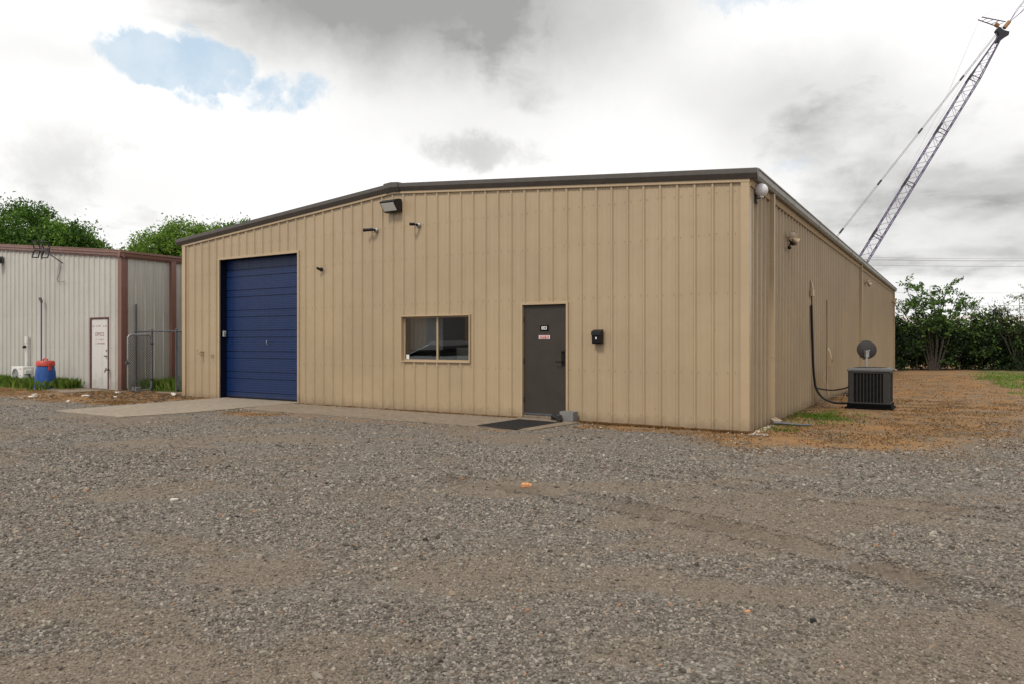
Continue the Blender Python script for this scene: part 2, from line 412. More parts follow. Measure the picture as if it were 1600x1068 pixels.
# real stones over the sheet near the camera, thinning out with distance
def stone_mat():
    m = mat('gravel_stone', (.2, .19, .18), .85, 0, .3); n, b = nodes_of(m)
    at_ = n.new('ShaderNodeAttribute', attribute_name='tone', attribute_type='INSTANCER').outputs['Fac']
    co = n.new('ShaderNodeTexCoord').outputs['Object']
    c = n.ramp(at_, [(0, (.035, .031, .027)), (.2, (.115, .10, .084)), (.55, (.22, .19, .158)), (.87, (.35, .307, .256)), (.965, (.50, .445, .37)), (.985, (.30, .22, .155)), (.998, (.36, .17, .085))])
    c = n.mix(n.maprange(n.noise(co, 3, 4, .7).outputs[0], .4, .7, 0, .35), c, (.20, .165, .125))
    du = n.new('ShaderNodeAttribute', attribute_name='dust', attribute_type='INSTANCER').outputs['Fac']; da = n.new('ShaderNodeAttribute', attribute_name='damp', attribute_type='INSTANCER').outputs['Fac']
    c = n.mix(n.math('MULTIPLY', du, .5), c, (.22, .175, .128)); c = n.mix(n.math('MULTIPLY', da, .5), c, (.11, .08, .055))
    n.link(c, b.inputs['Base Color']); n.link(n.bump(n.noise(co, 4, 5, .7).outputs[0], .5, .15), b.inputs['Normal'])
    return m
M['stone'] = stone_mat()
def scatter_points():
    P = []
    for (y0, y1, dens, rmin) in ((1.6, 4.6, 5200, .0044), (4.6, 7, 3400, .0052), (7, 10, 1700, .0064), (10, 14, 500, .0075), (14, 20, 130, .009)):
        hw = .74*y1+1.2; k = int(dens*(y1-y0)*2*hw)
        X = rng.uniform(-hw, hw, k); Y = rng.uniform(y0, y1, k)
        keep = np.abs(X) < .74*Y+1.0
        s, g, d, ru = zones(X, Y); u, v = Finv(X, Y)
        prob = np.clip(1-.6*d-.72*s-.2*ru, .08, 1)*(.35+.65*sstep(.3, .6, fbm(X*1.1+5, Y*1.9+60)))
        slab = ((v > -1.72+.10*fbm(u*3, v*3)) & (v < 1) & (u > -13.5) & (u < -2.95)) | ((u > -13.5) & (u < -10.55) & (v > -4.05) & (v < 0))
        prob = np.where(slab, .012+.3*sstep(-1.45, -1.75, v)*(u > -10.4)+.08*(fbm(u*2, v*2) > .58), prob)
        keep &= rng.random(k) < prob
        keep &= ~((u > -15.2) & (u < .05) & (v > -.03))
        X, Y, s = X[keep], Y[keep], s[keep]; k = len(X)
        r = rmin*np.exp(np.abs(rng.normal(0, .42, k)))
        big = rng.random(k) < .008; r = np.minimum(np.where(big, r*rng.uniform(1.3, 2.0, k), r), .026)
        dd, rr_ = d[keep], ru[keep]; P.append(np.stack([X, Y, height(X, Y)+r*.18, r, np.clip(dd*.75+.25*sstep(.45, .7, fbm(X*.8+7, Y*.8)), 0, 1), rr_], -1))
    return np.concatenate(P)
pts = scatter_points(); k = len(pts)
gm = bpy.data.meshes.new('gravel'); gm.vertices.add(k); gm.vertices.foreach_set('co', pts[:, :3].astype(np.float32).ravel())
def vattr(name, typ, key, arr):
    a = gm.attributes.new(name, typ, 'POINT'); a.data.foreach_set(key, arr.astype(np.float32).ravel())
rot = np.stack([rng.normal(0, .35, k), rng.normal(0, .35, k), rng.uniform(0, 6.28, k)], -1)
scl = np.stack([pts[:, 3]*rng.uniform(.8, 1.6, k), pts[:, 3]*rng.uniform(.7, 1.15, k), pts[:, 3]*rng.uniform(.5, .95, k)], -1)
vattr('rot', 'FLOAT_VECTOR', 'vector', rot); vattr('scl', 'FLOAT_VECTOR', 'vector', scl); vattr('tone', 'FLOAT', 'value', rng.random(k)); vattr('dust', 'FLOAT', 'value', pts[:, 4]); vattr('damp', 'FLOAT', 'value', pts[:, 5])
ai = gm.attributes.new('pick', 'INT', 'POINT'); ai.data.foreach_set('value', rng.integers(0, 4, k).astype(np.int32))
go = bpy.data.objects.new('gravel', gm); C.objects.link(go); gm.materials.append(M['stone'])
tag(go, 'loose grey crushed stone spread over the yard in front of the tan building', 'gravel', kind='stuff')
ng = bpy.data.node_groups.new('gravel_scatter', 'GeometryNodeTree'); q = N(ng)
ng.interface.new_socket('Geometry', in_out='INPUT', socket_type='NodeSocketGeometry')
ng.interface.new_socket('Geometry', in_out='OUTPUT', socket_type='NodeSocketGeometry')
gi = q.new('NodeGroupInput'); gout = q.new('NodeGroupOutput'); iop = q.new('GeometryNodeInstanceOnPoints')
gti = q.new('GeometryNodeGeometryToInstance')
for kk in range(4):
    ico = q.new('GeometryNodeMeshIcoSphere'); ico.inputs['Radius'].default_value = 1; ico.inputs['Subdivisions'].default_value = 2 if kk < 2 else 1
    sp = q.new('GeometryNodeSetPosition'); wn = q.new('ShaderNodeTexNoise'); wn.inputs['Scale'].default_value = 1.1; wn.inputs['Detail'].default_value = 1
    ps = q.new('GeometryNodeInputPosition'); ad = q.vmath('ADD', ps.outputs[0], (kk*7.3, kk*3.1, kk*1.7)); q.link(ad, wn.inputs['Vector'])
    off = q.vmath('MULTIPLY', q.vmath('SUBTRACT', wn.outputs['Color'], (.5, .5, .5)), (1.3, 1.3, 1.3))
    q.link(ico.outputs[0], sp.inputs['Geometry']); q.link(off, sp.inputs['Offset'])
    sm = q.new('GeometryNodeSetMaterial'); sm.inputs['Material'].default_value = M['stone']; q.link(sp.outputs[0], sm.inputs[0])
    ssm = q.new('GeometryNodeSetShadeSmooth'); ssm.inputs['Shade Smooth'].default_value = False; q.link(sm.outputs[0], ssm.inputs[0])
    q.link(ssm.outputs[0], gti.inputs[0])
def nattr(nm, typ):
    a = q.new('GeometryNodeInputNamedAttribute', data_type=typ); a.inputs[0].default_value = nm; return a.outputs[0]
e2r = q.new('FunctionNodeEulerToRotation'); q.link(nattr('rot', 'FLOAT_VECTOR'), e2r.inputs[0])
q.link(gi.outputs[0], iop.inputs['Points']); q.link(gti.outputs[0], iop.inputs['Instance'])
iop.inputs['Pick Instance'].default_value = True; q.link(nattr('pick', 'INT'), iop.inputs['Instance Index'])
q.link(e2r.outputs[0], iop.inputs['Rotation']); q.link(nattr('scl', 'FLOAT_VECTOR'), iop.inputs['Scale'])
q.link(iop.outputs[0], gout.inputs[0])
md = go.modifiers.new('scatter', 'NODES'); md.node_group = ng

# concrete
def slab(name, poly, z, m, rag=.03, step=.25):
    """poly in the building frame, ragged edge, sides reaching below the ground"""
    out = []
    for i, p in enumerate(poly):
        a = Vector(p); b = Vector(poly[(i+1) % len(poly)]); L = (b-a).length; kk = max(1, int(L/step))
        for j in range(kk):
            c = a + (b-a)*j/kk
            out.append((c.x+random.uniform(-rag, rag), c.y+random.uniform(-rag, rag)))
    mb = MB(); n = len(out)
    mb.add([(*p, z) for p in out] + [(*p, -.08) for p in out], [tuple(range(n))] + [(i, (i+1) % n, n+(i+1) % n, n+i) for i in range(n)])
    return tag(mb.build(name, m, loc=F(0, 0, 0), rotz=RZ), kind='structure')
slab('concrete_path', [(-10.49, -1.72), (-6.2, -1.75), (-3.1, -1.72), (-2.92, -.3), (-2.98, .0), (-10.49, .0)], .014, M['concrete'], .022)
slab('concrete_apron', [(-13.4, -4.15), (-10.9, -4.15), (-10.62, -3.0), (-10.55, -2.1), (-10.52, .17), (-13.55, .17)], .018, M['apron'], .03)
slab('concrete_pad', [(-22.3, -.75), (-19.3, -1.0), (-19.0, -.2), (-19.2, .38), (-21.8, .38)], .012, M['concrete'], .04)
slab('concrete_path', [(-31, -1.9), (-23.6, -1.5), (-23.3, -.9), (-31, -.9)], .012, M['concrete'], .04)

# ------------------------------------------------------------------ ribbed wall panels
def profile(L, pitch=.305, h=.037, first=.14):
    xs = [(0, 0)]; c = first
    while c < L - .04:
        for dx, y in ((-.034, 0), (-.013, h), (.013, h), (.034, 0)): xs.append((c+dx, y))
        for k in (1, 2):
            m = c + pitch*k/3 + (.004 if k == 1 else -.004)
            if m + .02 < L:
                for dx, y in ((-.018, 0), (-.009, .0045), (.009, .0045), (.018, 0)): xs.append((m+dx, y))
        c += pitch
    xs = [p for p in xs if p[0] < L]; xs.append((L, 0)); return xs
def lerp_prof(pr, x):
    for (a, ya), (b, yb) in zip(pr[:-1], pr[1:]):
        if a <= x <= b: return ya + (yb-ya)*(x-a)/(b-a) if b > a else ya
    return 0
def panel_wall(name, L, ztop, openings, m, place, parent, screws=(), pitch=.305, brk=(), zb=0., first=.14, h=.037):
    """place(d, out, z) puts a point d along the wall, out in front of it"""
    pr = profile(L, pitch, h, first)
    cuts = sorted(set([a for o in openings for a in o[:2]] + list(brk)))
    for c in cuts: pr.append((c, lerp_prof(pr, c)))
    pr.sort()
    mb = MB()
    for (a, ya), (b, yb) in zip(pr[:-1], pr[1:]):
        if b-a < 1e-6: continue
        mid = (a+b)/2; bands = [(zb, None)]
        for o in openings:
            if o[0] < mid < o[1]: bands = ([(zb, o[2])] if o[2] > zb+.01 else []) + [(o[3], None)]
        for z0, z1 in bands:
            za = ztop(a) if z1 is None else z1; zc = ztop(b) if z1 is None else z1
            j = 0 if z0 > zb+.001 else -.006*random.random()
            mb.add([place(a, ya, z0+j), place(b, yb, z0+j), place(b, yb, zc), place(a, ya, za)], [(0, 1, 2, 3)])
    # screw heads beside each rib
    c = first
    while c < L-.08:
        for z in screws:
            for dx in (-.06, .06):
                x = c+dx+random.uniform(-.006, .006); zz = z+random.uniform(-.012, .012)
                if any(o[0]-.05 < x < o[1]+.05 and o[2]-.05 < zz < o[3]+.05 for o in openings) or zz > ztop(x)-.1: continue
                r = .0085
                ring = [(x+r*math.cos(t), zz+r*math.sin(t)) for t in [k*math.pi/3 for k in range(6)]]
                mb.add([place(p, .001, z_) for p, z_ in ring] + [place(p, .008, z_) for p, z_ in ring],
                       [tuple(range(6, 12))] + [(i, (i+1) % 6, 6+(i+1) % 6, 6+i) for i in range(6)], 1)
        c += pitch
    me_o = mb.build(name, [m, M['screw']], parent)
    return me_o

W, D, EH, SL = 15.07, 30.9, 4.14, .0833
RIDGE = -W/2
def roofz(x): return EH + SL*(W/2-abs(x-RIDGE))
bld = empty('metal_building', F(0, 0, 0), RZ, 'long tan ribbed metal workshop with low gable, blue overhead door and brown entry door', 'building')
GAR = (-13.52, -10.57, 0., 3.60); WIN = (-7.31, -5.53, 1.07, 2.0); DOR = (-4.26, -3.31, 0., 2.17)
fo = [(W+a, W+b, c, d) for a, b, c, d in (GAR, WIN, DOR)]
panel_wall('front_wall', W, lambda d: roofz(d-W)-.03, fo, M['tan'], lambda d, o, z: (d-W, -o, z), bld, (.17, .95, 2.27, 3.25, 3.95), brk=(W/2,), first=.17, h=.031)
panel_wall('side_wall', D, lambda d: EH-.03, [], M['tan'], lambda d, o, z: (o, d, z), bld, (.17, 1.1, 2.27, 3.3), first=.2, h=.046)
panel_wall('side_wall', D, lambda d: EH-.03, [], M['tan'], lambda d, o, z: (-W-o, d, z), bld, ())
panel_wall('back_wall', W, lambda d: roofz(d-W)-.03, [], M['tan'], lambda d, o, z: (d-W, D+o, z), bld, (), brk=(W/2,))
# roof slabs with standing ribs
mb = MB()
for s in (0, 1):
    xa, xb = (-W-.1, RIDGE) if s == 0 else (RIDGE, .1)
    za, zb_ = roofz(xa), roofz(xb)
    mb.add([(xa, -.04, za), (xb, -.04, zb_), (xb, D+.04, zb_), (xa, D+.04, za), (xa, -.04, za+.03), (xb, -.04, zb_+.03), (xb, D+.04, zb_+.03), (xa, D+.04, za+.03)],
           [(0,3,2,1),(4,5,6,7),(0,1,5,4),(1,2,6,5),(2,3,7,6),(3,0,4,7)])
    y = .3
    while y < D-.2:
        mb.add([(xa, y-.02, za+.031), (xb, y-.02, zb_+.031), (xb, y+.02, zb_+.031), (xa, y+.02, za+.031), (xa, y, za+.07), (xb, y, zb_+.07)], [(0,1,5,4),(3,4,5,2),(0,4,3),(1,2,5)])
        y += .61
mb.build('roof', M['roof'], bld)
# rake trim: tan band over the ribs, bronze moulded fascia above it
def rake(mb, prof, x0, x1, y_sign=1, y0=0.):
    n = len(prof)
    vs = [(x0, y0-y_sign*p[0], roofz(x0)+p[1]) for p in prof] + [(x1, y0-y_sign*p[0], roofz(x1)+p[1]) for p in prof]
    mb.add(vs, [tuple(range(n)), tuple(range(n, 2*n))] + [(i, (i+1) % n, n+(i+1) % n, n+i) for i in range(n)])
band = [(.0, -.085), (.043, -.085), (.047, -.079), (.047, .0), (.0, .0)]
fas = [(.0, -.03), (.062, -.03), (.068, -.024), (.112, .04), (.118, .05), (.122, .122), (.118, .13), (.0, .13)]
mb = MB(); rake(mb, band, -W-.045, RIDGE); rake(mb, band, RIDGE, .045); mb.build('rake_band', M['tan_trim'], bld)
for xa, xb in ((-W-.22, RIDGE-.18), (RIDGE+.17, .18)):
    mb = MB(); rake(mb, fas, xa, xb); mb.build('rake_fascia', M['fascia'], bld)
mb = MB()
cap = [(.0, -.045), (.075, -.045), (.128, .03), (.138, .045), (.142, .15), (.0, .16)]
rake(mb, cap, RIDGE-.2, RIDGE); rake(mb, cap, RIDGE, RIDGE+.2); mb.build('ridge_cap', M['fascia'], bld)
# eave gutters
for sgn, x0 in ((1, 0.), (-1, -W)):
    prof = [(.04, -.02), (.115, -.02), (.15, .025), (.155, .105), (.175, .112), (.175, .13), (.15, .13), (.145, .11), (.05, .10), (.03, .10)]
    mb = MB(); poly = [(x0+sgn*(a+.01), EH+b) for a, b in prof]
    mb.prism(poly, -.0, D+.08, ax='y')
    for yj in (3.05, 6.1, 9.15, 12.2, 15.25, 18.3, 21.35, 24.4, 27.45):
        mb.prism([(x0+sgn*(a*1.02+.012), EH+b*1.03) for a, b in prof[1:7]], yj-.02, yj+.02, ax='y')
    mb.build('gutter', M['gutter'], bld)
    mb = MB(); mb.box((min(x0+sgn*.0, x0+sgn*.06), -.02, EH-.15), (max(x0, x0+sgn*.06), D, EH-.03)); mb.build('eave_band', M['band'], bld)
# corner trims (folded angle standing proud of the ribs)
for cx, cy, sx, sy in ((0, 0, 1, -1), (-W, 0, -1, -1), (0, D, 1, 1), (-W, D, -1, 1)):
    mb = MB(); w_, t_ = .10, .036
    t_ = .041; pl = [(cx-sx*w_, cy), (cx-sx*w_, cy+sy*t_), (cx+sx*t_, cy+sy*t_), (cx+sx*t_, cy-sy*w_), (cx, cy-sy*w_), (cx, cy)]
    mb.prism(pl, .0, EH-.045, ax='z'); mb.build('corner_trim', M['tan_trim'], bld, bevel=.003)
# downspouts
for y in (1.42, 15.3, 30.15):
    mb = MB(); mb.box((.035, y, .12), (.125, y+.075, EH-.03))
    mb.box((.03, y-.004, 1.2), (.129, y+.079, 1.225)); mb.box((.03, y-.004, 2.9), (.129, y+.079, 2.925))
    mb.add([(.035, y, .12), (.125, y, .12), (.125, y+.075, .12), (.035, y+.075, .12), (.16, y-.03, .015), (.25, y, .07), (.25, y+.075, .07), (.16, y+.1, .015)], [(0,1,5,4),(1,2,6,5),(2,3,7,6),(3,0,4,7)])
    mb.build('downspout', M['tan_trim'], bld, bevel=.004)
# overhead door
dp = .20
od = MB(); z = .035; prof = []
top = 3.62; sec = .525
def corr(z):
    t = (z % sec)
    for g in (.0, .175, .525):
        if abs(t-g) < .011: return -.016
    u_ = (t*1000) % 58
    return .0035 if 14 < u_ < 36 else 0
zz = .05; zl = [(.05, 0)]
while zz < top:
    c_ = corr(zz)
    if c_ != zl[-1][1]: zl += [(zz, zl[-1][1]), (zz+.004, c_)]; zz += .004
    else: zz += .002
zl.append((top, 0))
vs = []; fs = []
for i, (z, o) in enumerate(zl): vs += [(-13.56, dp-o, z), (-10.54, dp-o, z)]
for i in range(len(zl)-1): fs.append((2*i, 2*i+1, 2*i+3, 2*i+2))
od.add(vs, fs)
odo = od.build('overhead_door', M['blue_door'], bld)
mb = MB(); mb.box((-13.5, dp-.02, .018), (-10.59, dp+.03, .055)); mb.build('bottom_seal', M['black'], odo)
mb = MB(); mb.tube([(-11.9, dp-.03, 1.5), (-11.9, dp-.055, 1.45), (-11.87, dp-.03, 1.4)], .008); mb.build('latch', M['grey_metal'], odo)
mb = MB()
for xx, sg in ((-13.52, 1), (-10.57, -1)):
    mb.box((min(xx, xx-sg*.04), .0, .018), (max(xx, xx-sg*.04), dp+.05, 3.62))
mb.box((-13.56, .0, 3.60), (-10.53, dp+.05, 3.66)); mb.build('door_jamb', M['blue_jamb'], bld)
mb = MB()
for xx, sg in ((-13.52, -1), (-10.57, 1)): mb.box((min(xx, xx+sg*.055), -.037, 0.0), (max(xx, xx+sg*.055), -.0, 3.655))
mb.box((-13.52, -.037, 3.60), (-10.57, .0, 3.655)); mb.build('door_trim', M['tan_trim'], bld, bevel=.003)
# window
fr = MB(); x0, x1, z0, z1 = WIN; t = .026
for a, b in (((x0-t, -.045, z0-t), (x0, .10, z1+t)), ((x1, -.045, z0-t), (x1+t, .10, z1+t)), ((x0, -.045, z1), (x1, .10, z1+t)), ((x0, -.045, z0-t), (x1, .10, z0))): fr.box(a, b)
wo = fr.build('window', M['tan_trim'], bld, bevel=.003)
sash = MB(); xm = -6.40
for a, b in (((x0, .05, z0), (x0+.03, .085, z1)), ((x1-.03, .05, z0), (x1, .085, z1)), ((xm-.02, .045, z0), (xm+.022, .09, z1)), ((x0+.03, .05, z1-.028), (xm-.02, .085, z1)), ((x0+.03, .05, z0), (xm-.02, .085, z0+.03)), ((xm+.022, .05, z1-.028), (x1-.03, .085, z1)), ((xm+.022, .05, z0), (x1-.03, .085, z0+.03))): sash.box(a, b)
sash.build('frame', M['tan_jamb'], wo)
for a, b in ((x0+.03, xm-.02), (xm+.022, x1-.03)):
    mb = MB(); mb.box((a, .066, z0+.03), (b, .070, z1-.028)); mb.build('pane', M['glass'], wo)
mb = MB(); mb.box((x0+.05, .0655, 1.105), (x0+.13, .0656, 1.2)); mb.build('sticker', M['white'], wo)
mb = MB(); mb.box((x0+.02, .10, z0-.03), (x1-.02, .35, z0+.02)); mb.build('sill', M['light_grey'], wo)
x0_b = x0-.05
mb = MB(); mb.box((x0_b, .30, 1.3), (xm-.05, .31, 2.05)); mb.build('pane_backing', mat('grey_backing', (.5, .49, .48), .8), wo)  # added grey sheet that lightens the left pane, in place of its reflection
mb = MB(); mb.box((xm+.1, .6, .7), (-5.2, 1.1, 1.35)); mb.box((-5.9, .55, 1.35), (-5.65, .75, 1.75)); mb.build('desk', mat('dim_desk', (.4, .36, .3), .7), bld)
# entry door
fr = MB(); x0, x1, z0, z1 = DOR; t = .04
for a, b in (((x0-t, -.045, .02), (x0, .1, z1+t)), ((x1, -.045, .02), (x1+t, .1, z1+t)), ((x0, -.045, z1), (x1, .1, z1+t))): fr.box(a, b)
eo = empty('entry_door', (0, 0, 0), 0, 'brown steel entry door in tan frame', None); eo.parent = bld
if 'label' in eo: del eo['label']
fr.build('frame', M['tan_trim'], eo, bevel=.003)
mb = MB(); mb.box((x0+.012, .015, .065), (x1-.012, .06, z1-.01)); mb.build('leaf', M['door_brown'], eo, bevel=.003)
mb = MB(); mb.box((x0, .012, .014), (x1, .1, .06)); mb.build('threshold', M['concrete'], eo, bevel=.003)
mb = MB(); mb.box((x0+.02, .004, .07), (x1-.02, .014, .105)); mb.build('door_sweep', M['dark_steel'], eo)
hd = MB(); hx = x1-.085
hd.box((hx-.032, -.006, 1.03), (hx+.032, .015, 1.25)); hd.tube([(hx, -.005, 1.10), (hx, -.06, 1.10), (hx-.02, -.065, 1.10), (hx-.13, -.06, 1.095)], .011)
hd.lathe([(.033, 0), (.033, .02), (.02, .028)], 16, base=(hx, .0, 1.29), axis=(0, -1, 0)); hd.build('handle', M['black'], eo, smooth=True)
for zh in (.35, 1.1, 1.9):
    mb = MB(); mb.tube([(x0+.008, .008, zh-.055), (x0+.008, .008, zh+.055)], .009); mb.build('hinge', M['black_metal'], eo)
mb = MB(); sx = -3.80
mb.box((sx-.092, .009, 1.665), (sx+.092, .015, 1.775)); so = mb.build('number_sign', M['sign_black'], eo, bevel=.002)
text_mesh('003', .092, 'number', M['sign_white'], so, (sx, .0075, 1.72), xs=.9)
mb = MB(); mb.box((sx-.118, .009, 1.515), (sx+.118, .015, 1.585)); so = mb.build('notice_sign', M['sign_white'], eo)
mb = MB(); mb.box((sx-.103, .006, 1.522), (sx+.103, .009, 1.578)); mb.build('red_field', M['sign_red'], so)
mb = MB()
for i, w in enumerate((.009, .006, .010, .007, .008, .010, .006, .0, .012, .010, .008)):
    if w: mb.box((sx-.088+i*.0165, .0045, 1.541+.002*(i % 2)), (sx-.088+i*.0165+w, .0058, 1.561))
mb.build('lettering', M['sign_white'], so)
# closed, unlit interior
mb = MB(); mb.box((-9.4, 4.2, .0), (-2.2, 4.25, 3.2)); mb.box((-9.45, .12, 0), (-9.4, 4.2, 3.2)); mb.box((-9.4, .12, 3.0), (-2.2, 4.2, 3.05))
mb.box((-8.3, 1.4, 0), (-6.6, 2.0, 1.25)); mb.build('interior_partition', M['interior'], bld)

# ------------------------------------------------------------------ things on the front wall
def cable(name, pts, r, m, parent, n=6):
    # Catmull-Rom through pts
    P = [Vector(p) for p in pts]; P = [P[0]*2-P[1]] + P + [P[-1]*2-P[-2]]; out = []
    for i in range(1, len(P)-2):
        for k_ in range(8):
            t_ = k_/8; a, b, c_, d = P[i-1], P[i], P[i+1], P[i+2]
            out.append(.5*((2*b)+(c_-a)*t_+(2*a-5*b+4*c_-d)*t_*t_+(3*b-a-3*c_+d)*t_**3))
    out.append(P[-2]); mb = MB(); mb.tube(out, r, n); return mb.build(name, m, parent, smooth=True)
fl = at('flood_light', -7.5, -.035, 4.4, 'large black wedge shaped flood light with pale lens below the roof ridge', 'flood light'); fl.scale = (.88, .88, .88)
mb = MB(); mb.prism([(0, -.15), (0, .16), (-.10, .165), (-.30, .10), (-.30, .07), (-.13, -.15)], -.235, .235, ax='x'); mb.build('housing', M['black_metal'], fl, bevel=.012)
mb = MB(); a_ = Vector((-.30, .062)); b_ = Vector((-.137, -.148)); d_ = (b_-a_).normalized(); nn = Vector((-d_.y, d_.x));
nn = nn if nn.x < 0 else -nn
p_ = a_ + d_*.02; q_ = b_ - d_*.03
mb.prism([(p_.x, p_.y), (q_.x, q_.y), (q_.x+nn.x*.006, q_.y+nn.y*.006), (p_.x+nn.x*.006, p_.y+nn.y*.006)], -.2, .2, ax='x'); mb.build('lens', M['lens'], fl)
def bullet(name, x, z, label, aim, L, r, grp='security cameras under the ridge on the front wall'):
    e = at(name, x, -.03, z, label, 'security camera', grp)
    mb = MB(); mb.lathe([(.052, 0), (.052, .018), (.03, .035)], 20, axis=(0, -1, 0)); mb.build('mount', M['grey_metal'], e, smooth=True)
    mb = MB(); mb.tube([(0, -.03, 0), (.0, -.07, -.01), (aim[0]*.03, -.075, .01)], .014); mb.lathe([(.02, -.02), (.028, 0), (.02, .02)], 12, base=(0, -.065, 0), axis=(0, -1, 0)); mb.build('arm', M['black'], e, smooth=True)
    A = Vector(aim).normalized(); s = Vector((0, -.085, .01)) + A*.02
    mb = MB(); mb.lathe([(r*.8, 0), (r, .012), (r, L), (r*1.08, L+.002), (r*1.08, L+.03), (r*.8, L+.03), (r*.75, L+.012)], 18, base=s, axis=A); mb.build('body', M['black'], e, smooth=True)
    mb = MB(); mb.lathe([(r*.5, 0), (r*.45, .006), (.001, .009)], 14, base=s+A*(L+.012), axis=A); mb.build('lens', M['lens'], e, smooth=True)
    return e
bullet('security_camera', -8.04, 3.93, 'long black bullet camera pointing left of the flood light', (-1, -.25, -.02), .2, .034)
bullet('security_camera', -6.84, 3.94, 'short black camera on silver disc mount right of the flood light', (-.75, -.7, .0), .09, .03)
e = at('security_camera', -9.72, -.03, 3.15, 'tiny black twin-ball camera high right of the blue door', 'security camera', 'security cameras under the ridge on the front wall')
mb = MB(); mb.lathe([(.02, 0), (.045, .02), (.05, .045), (.035, .075), (.001, .085)], 16, axis=(0, -1, 0)); mb.build('mount', M['black'], e, smooth=True)
mb = MB(); mb.lathe([(.02, 0), (.03, .015), (.03, .07), (.015, .08)], 14, base=(-.03, -.06, .0), axis=(-.6, -.5, .5)); mb.build('body', M['black'], e, smooth=True)
kb = at('mailbox', -2.64, -.035, 1.43, 'black wall mailbox with small white emblem right of the entry door', 'mailbox')
mb = MB(); mb.prism([(0, 0), (0, .25), (-.10, .215), (-.115, .19), (-.105, .02), (-.09, 0)], -.09, .09, ax='x'); mb.build('box', M['black'], kb, bevel=.006)
mb = MB(); mb.prism([(.004, .255), (-.118, .222), (-.128, .15), (-.121, .15), (-.112, .215), (.004, .245)], -.096, .096, ax='x'); mb.build('lid', M['black'], kb, bevel=.003)
mb = MB(); mb.add([(0, -.1145, .075), (-.014, -.1145, .092), (-.011, -.1145, .104), (0, -.115, .125), (.011, -.1145, .104), (.014, -.1145, .092), (.006, -.1145, .078),
                   (0, -.118, .075), (-.014, -.118, .092), (-.011, -.118, .104), (0, -.118, .125), (.011, -.118, .104), (.014, -.118, .092), (.006, -.118, .078)],
                  [tuple(range(7, 14))]+[(i, (i+1) % 7, 7+(i+1) % 7, 7+i) for i in range(7)]); mb.build('emblem', M['sign_white'], kb)
kp = at('keypad', -13.50, .10, 1.60, 'small grey keypad inside the left jamb of the blue door', 'keypad')
mb = MB(); mb.box((0, -.04, 0), (.025, .04, .15)); mb.build('case', M['light_grey'], kp, bevel=.004)
mb = MB()
for i in range(4):
    for j in range(3): mb.box((.025, -.028+j*.02, .02+i*.022), (.028, -.014+j*.02, .036+i*.022))
mb.build('button_pad', M['grey_metal'], kp)
for x, z, lb, s_ in ((-14.22, 1.22, 'brass hose tap with side valve left of the blue door', 1.3), (-13.8, 1.14, 'small tap stub nearest the blue door jamb', .8)):
    e = at('wall_tap', x, -.0, z, lb, 'tap', 'taps beside the blue door')
    mb = MB(); mb.tube([(0, 0, 0), (0, -.1*s_, 0), (0, -.13*s_, -.05*s_)], .016*s_); mb.build('spout', M['tan_jamb'], e, smooth=True)
    mb = MB(); mb.tube([(-.0, -.07*s_, 0), (-.10*s_, -.07*s_, 0)], .014*s_); mb.tube([(-.1*s_, -.07*s_, .04*s_), (-.1*s_, -.07*s_, -.02*s_)], .01*s_); mb.build('valve', M['screw'], e, smooth=True)
# mat, block, shoes
mt = at('door_mat', -3.70, -1.12, .016, 'black rubber mat on the concrete in front of the brown entry door', 'door mat', turn=R(-4))
mb = MB(); mb.box((-.43, -.62, 0), (.43, .62, .012)); mb.build('base', M['rubber'], mt, bevel=.004)
mb = MB()
for i in range(26):
    for j in range(40): mb.box((-.40+i*.031, -.6+j*.03, .012), (-.40+i*.031+.018, -.6+j*.03+.016, .0175))
mb.build('studs', M['rubber'], mt)
e = at('concrete_block', -3.19, -.16, .0, 'single grey hollow concrete block against the wall by the entry door', 'concrete block')
mb = MB(); w_, h_, d_ = .14, .19, .095
mb.box((-w_, -d_, 0), (w_, -d_+.03, h_)); mb.box((-w_, d_-.03, 0), (w_, d_, h_))
for xx in (-w_, -.015, w_-.03): mb.box((xx, -d_+.03, 0), (xx+.03, d_-.03, h_))
o_ = mb.build('body', M['block'], e, bevel=.004)
def shoe(x, y, turn, lb):
    e = at('shoe', x, y, .015, lb, 'shoe', 'black shoes beside the concrete block', turn)
    secs = [(-.13, .032, .0, .085), (-.11, .036, 0, .10), (-.05, .036, 0, .095), (0, .04, 0, .07), (.06, .047, 0, .05), (.10, .044, 0, .042), (.135, .028, 0, .03)]
    mb = MB(); n = 10; vs = []
    for y_, w, z0_, h in secs:
        for j in range(n):
            a = 2*math.pi*j/n; vs.append((w*math.cos(a), -y_, .018 + max(0, (h)*(.5+.5*math.sin(a)))))
    fs = [(i*n+j, i*n+(j+1) % n, (i+1)*n+(j+1) % n, (i+1)*n+j) for i in range(len(secs)-1) for j in range(n)] + [tuple(range(n)), tuple((len(secs)-1)*n+j for j in range(n))]
    mb.add(vs, fs); mb.build('upper', M['black_metal'], e, smooth=True)
    mb = MB(); pl = [(-.034, .13), (.034, .13), (.038, .03), (.049, -.07), (.035, -.125), (0, -.142), (-.035, -.125), (-.047, -.07), (-.036, .03)]; mb.prism(pl, 0, .022, ax='z'); mb.build('sole', M['rubber'], e, bevel=.003)
shoe(-3.42, -.20, R(70), 'black shoe lying nearer the door threshold')
shoe(-3.27, -.36, R(20), 'black shoe standing in front of the grey block')

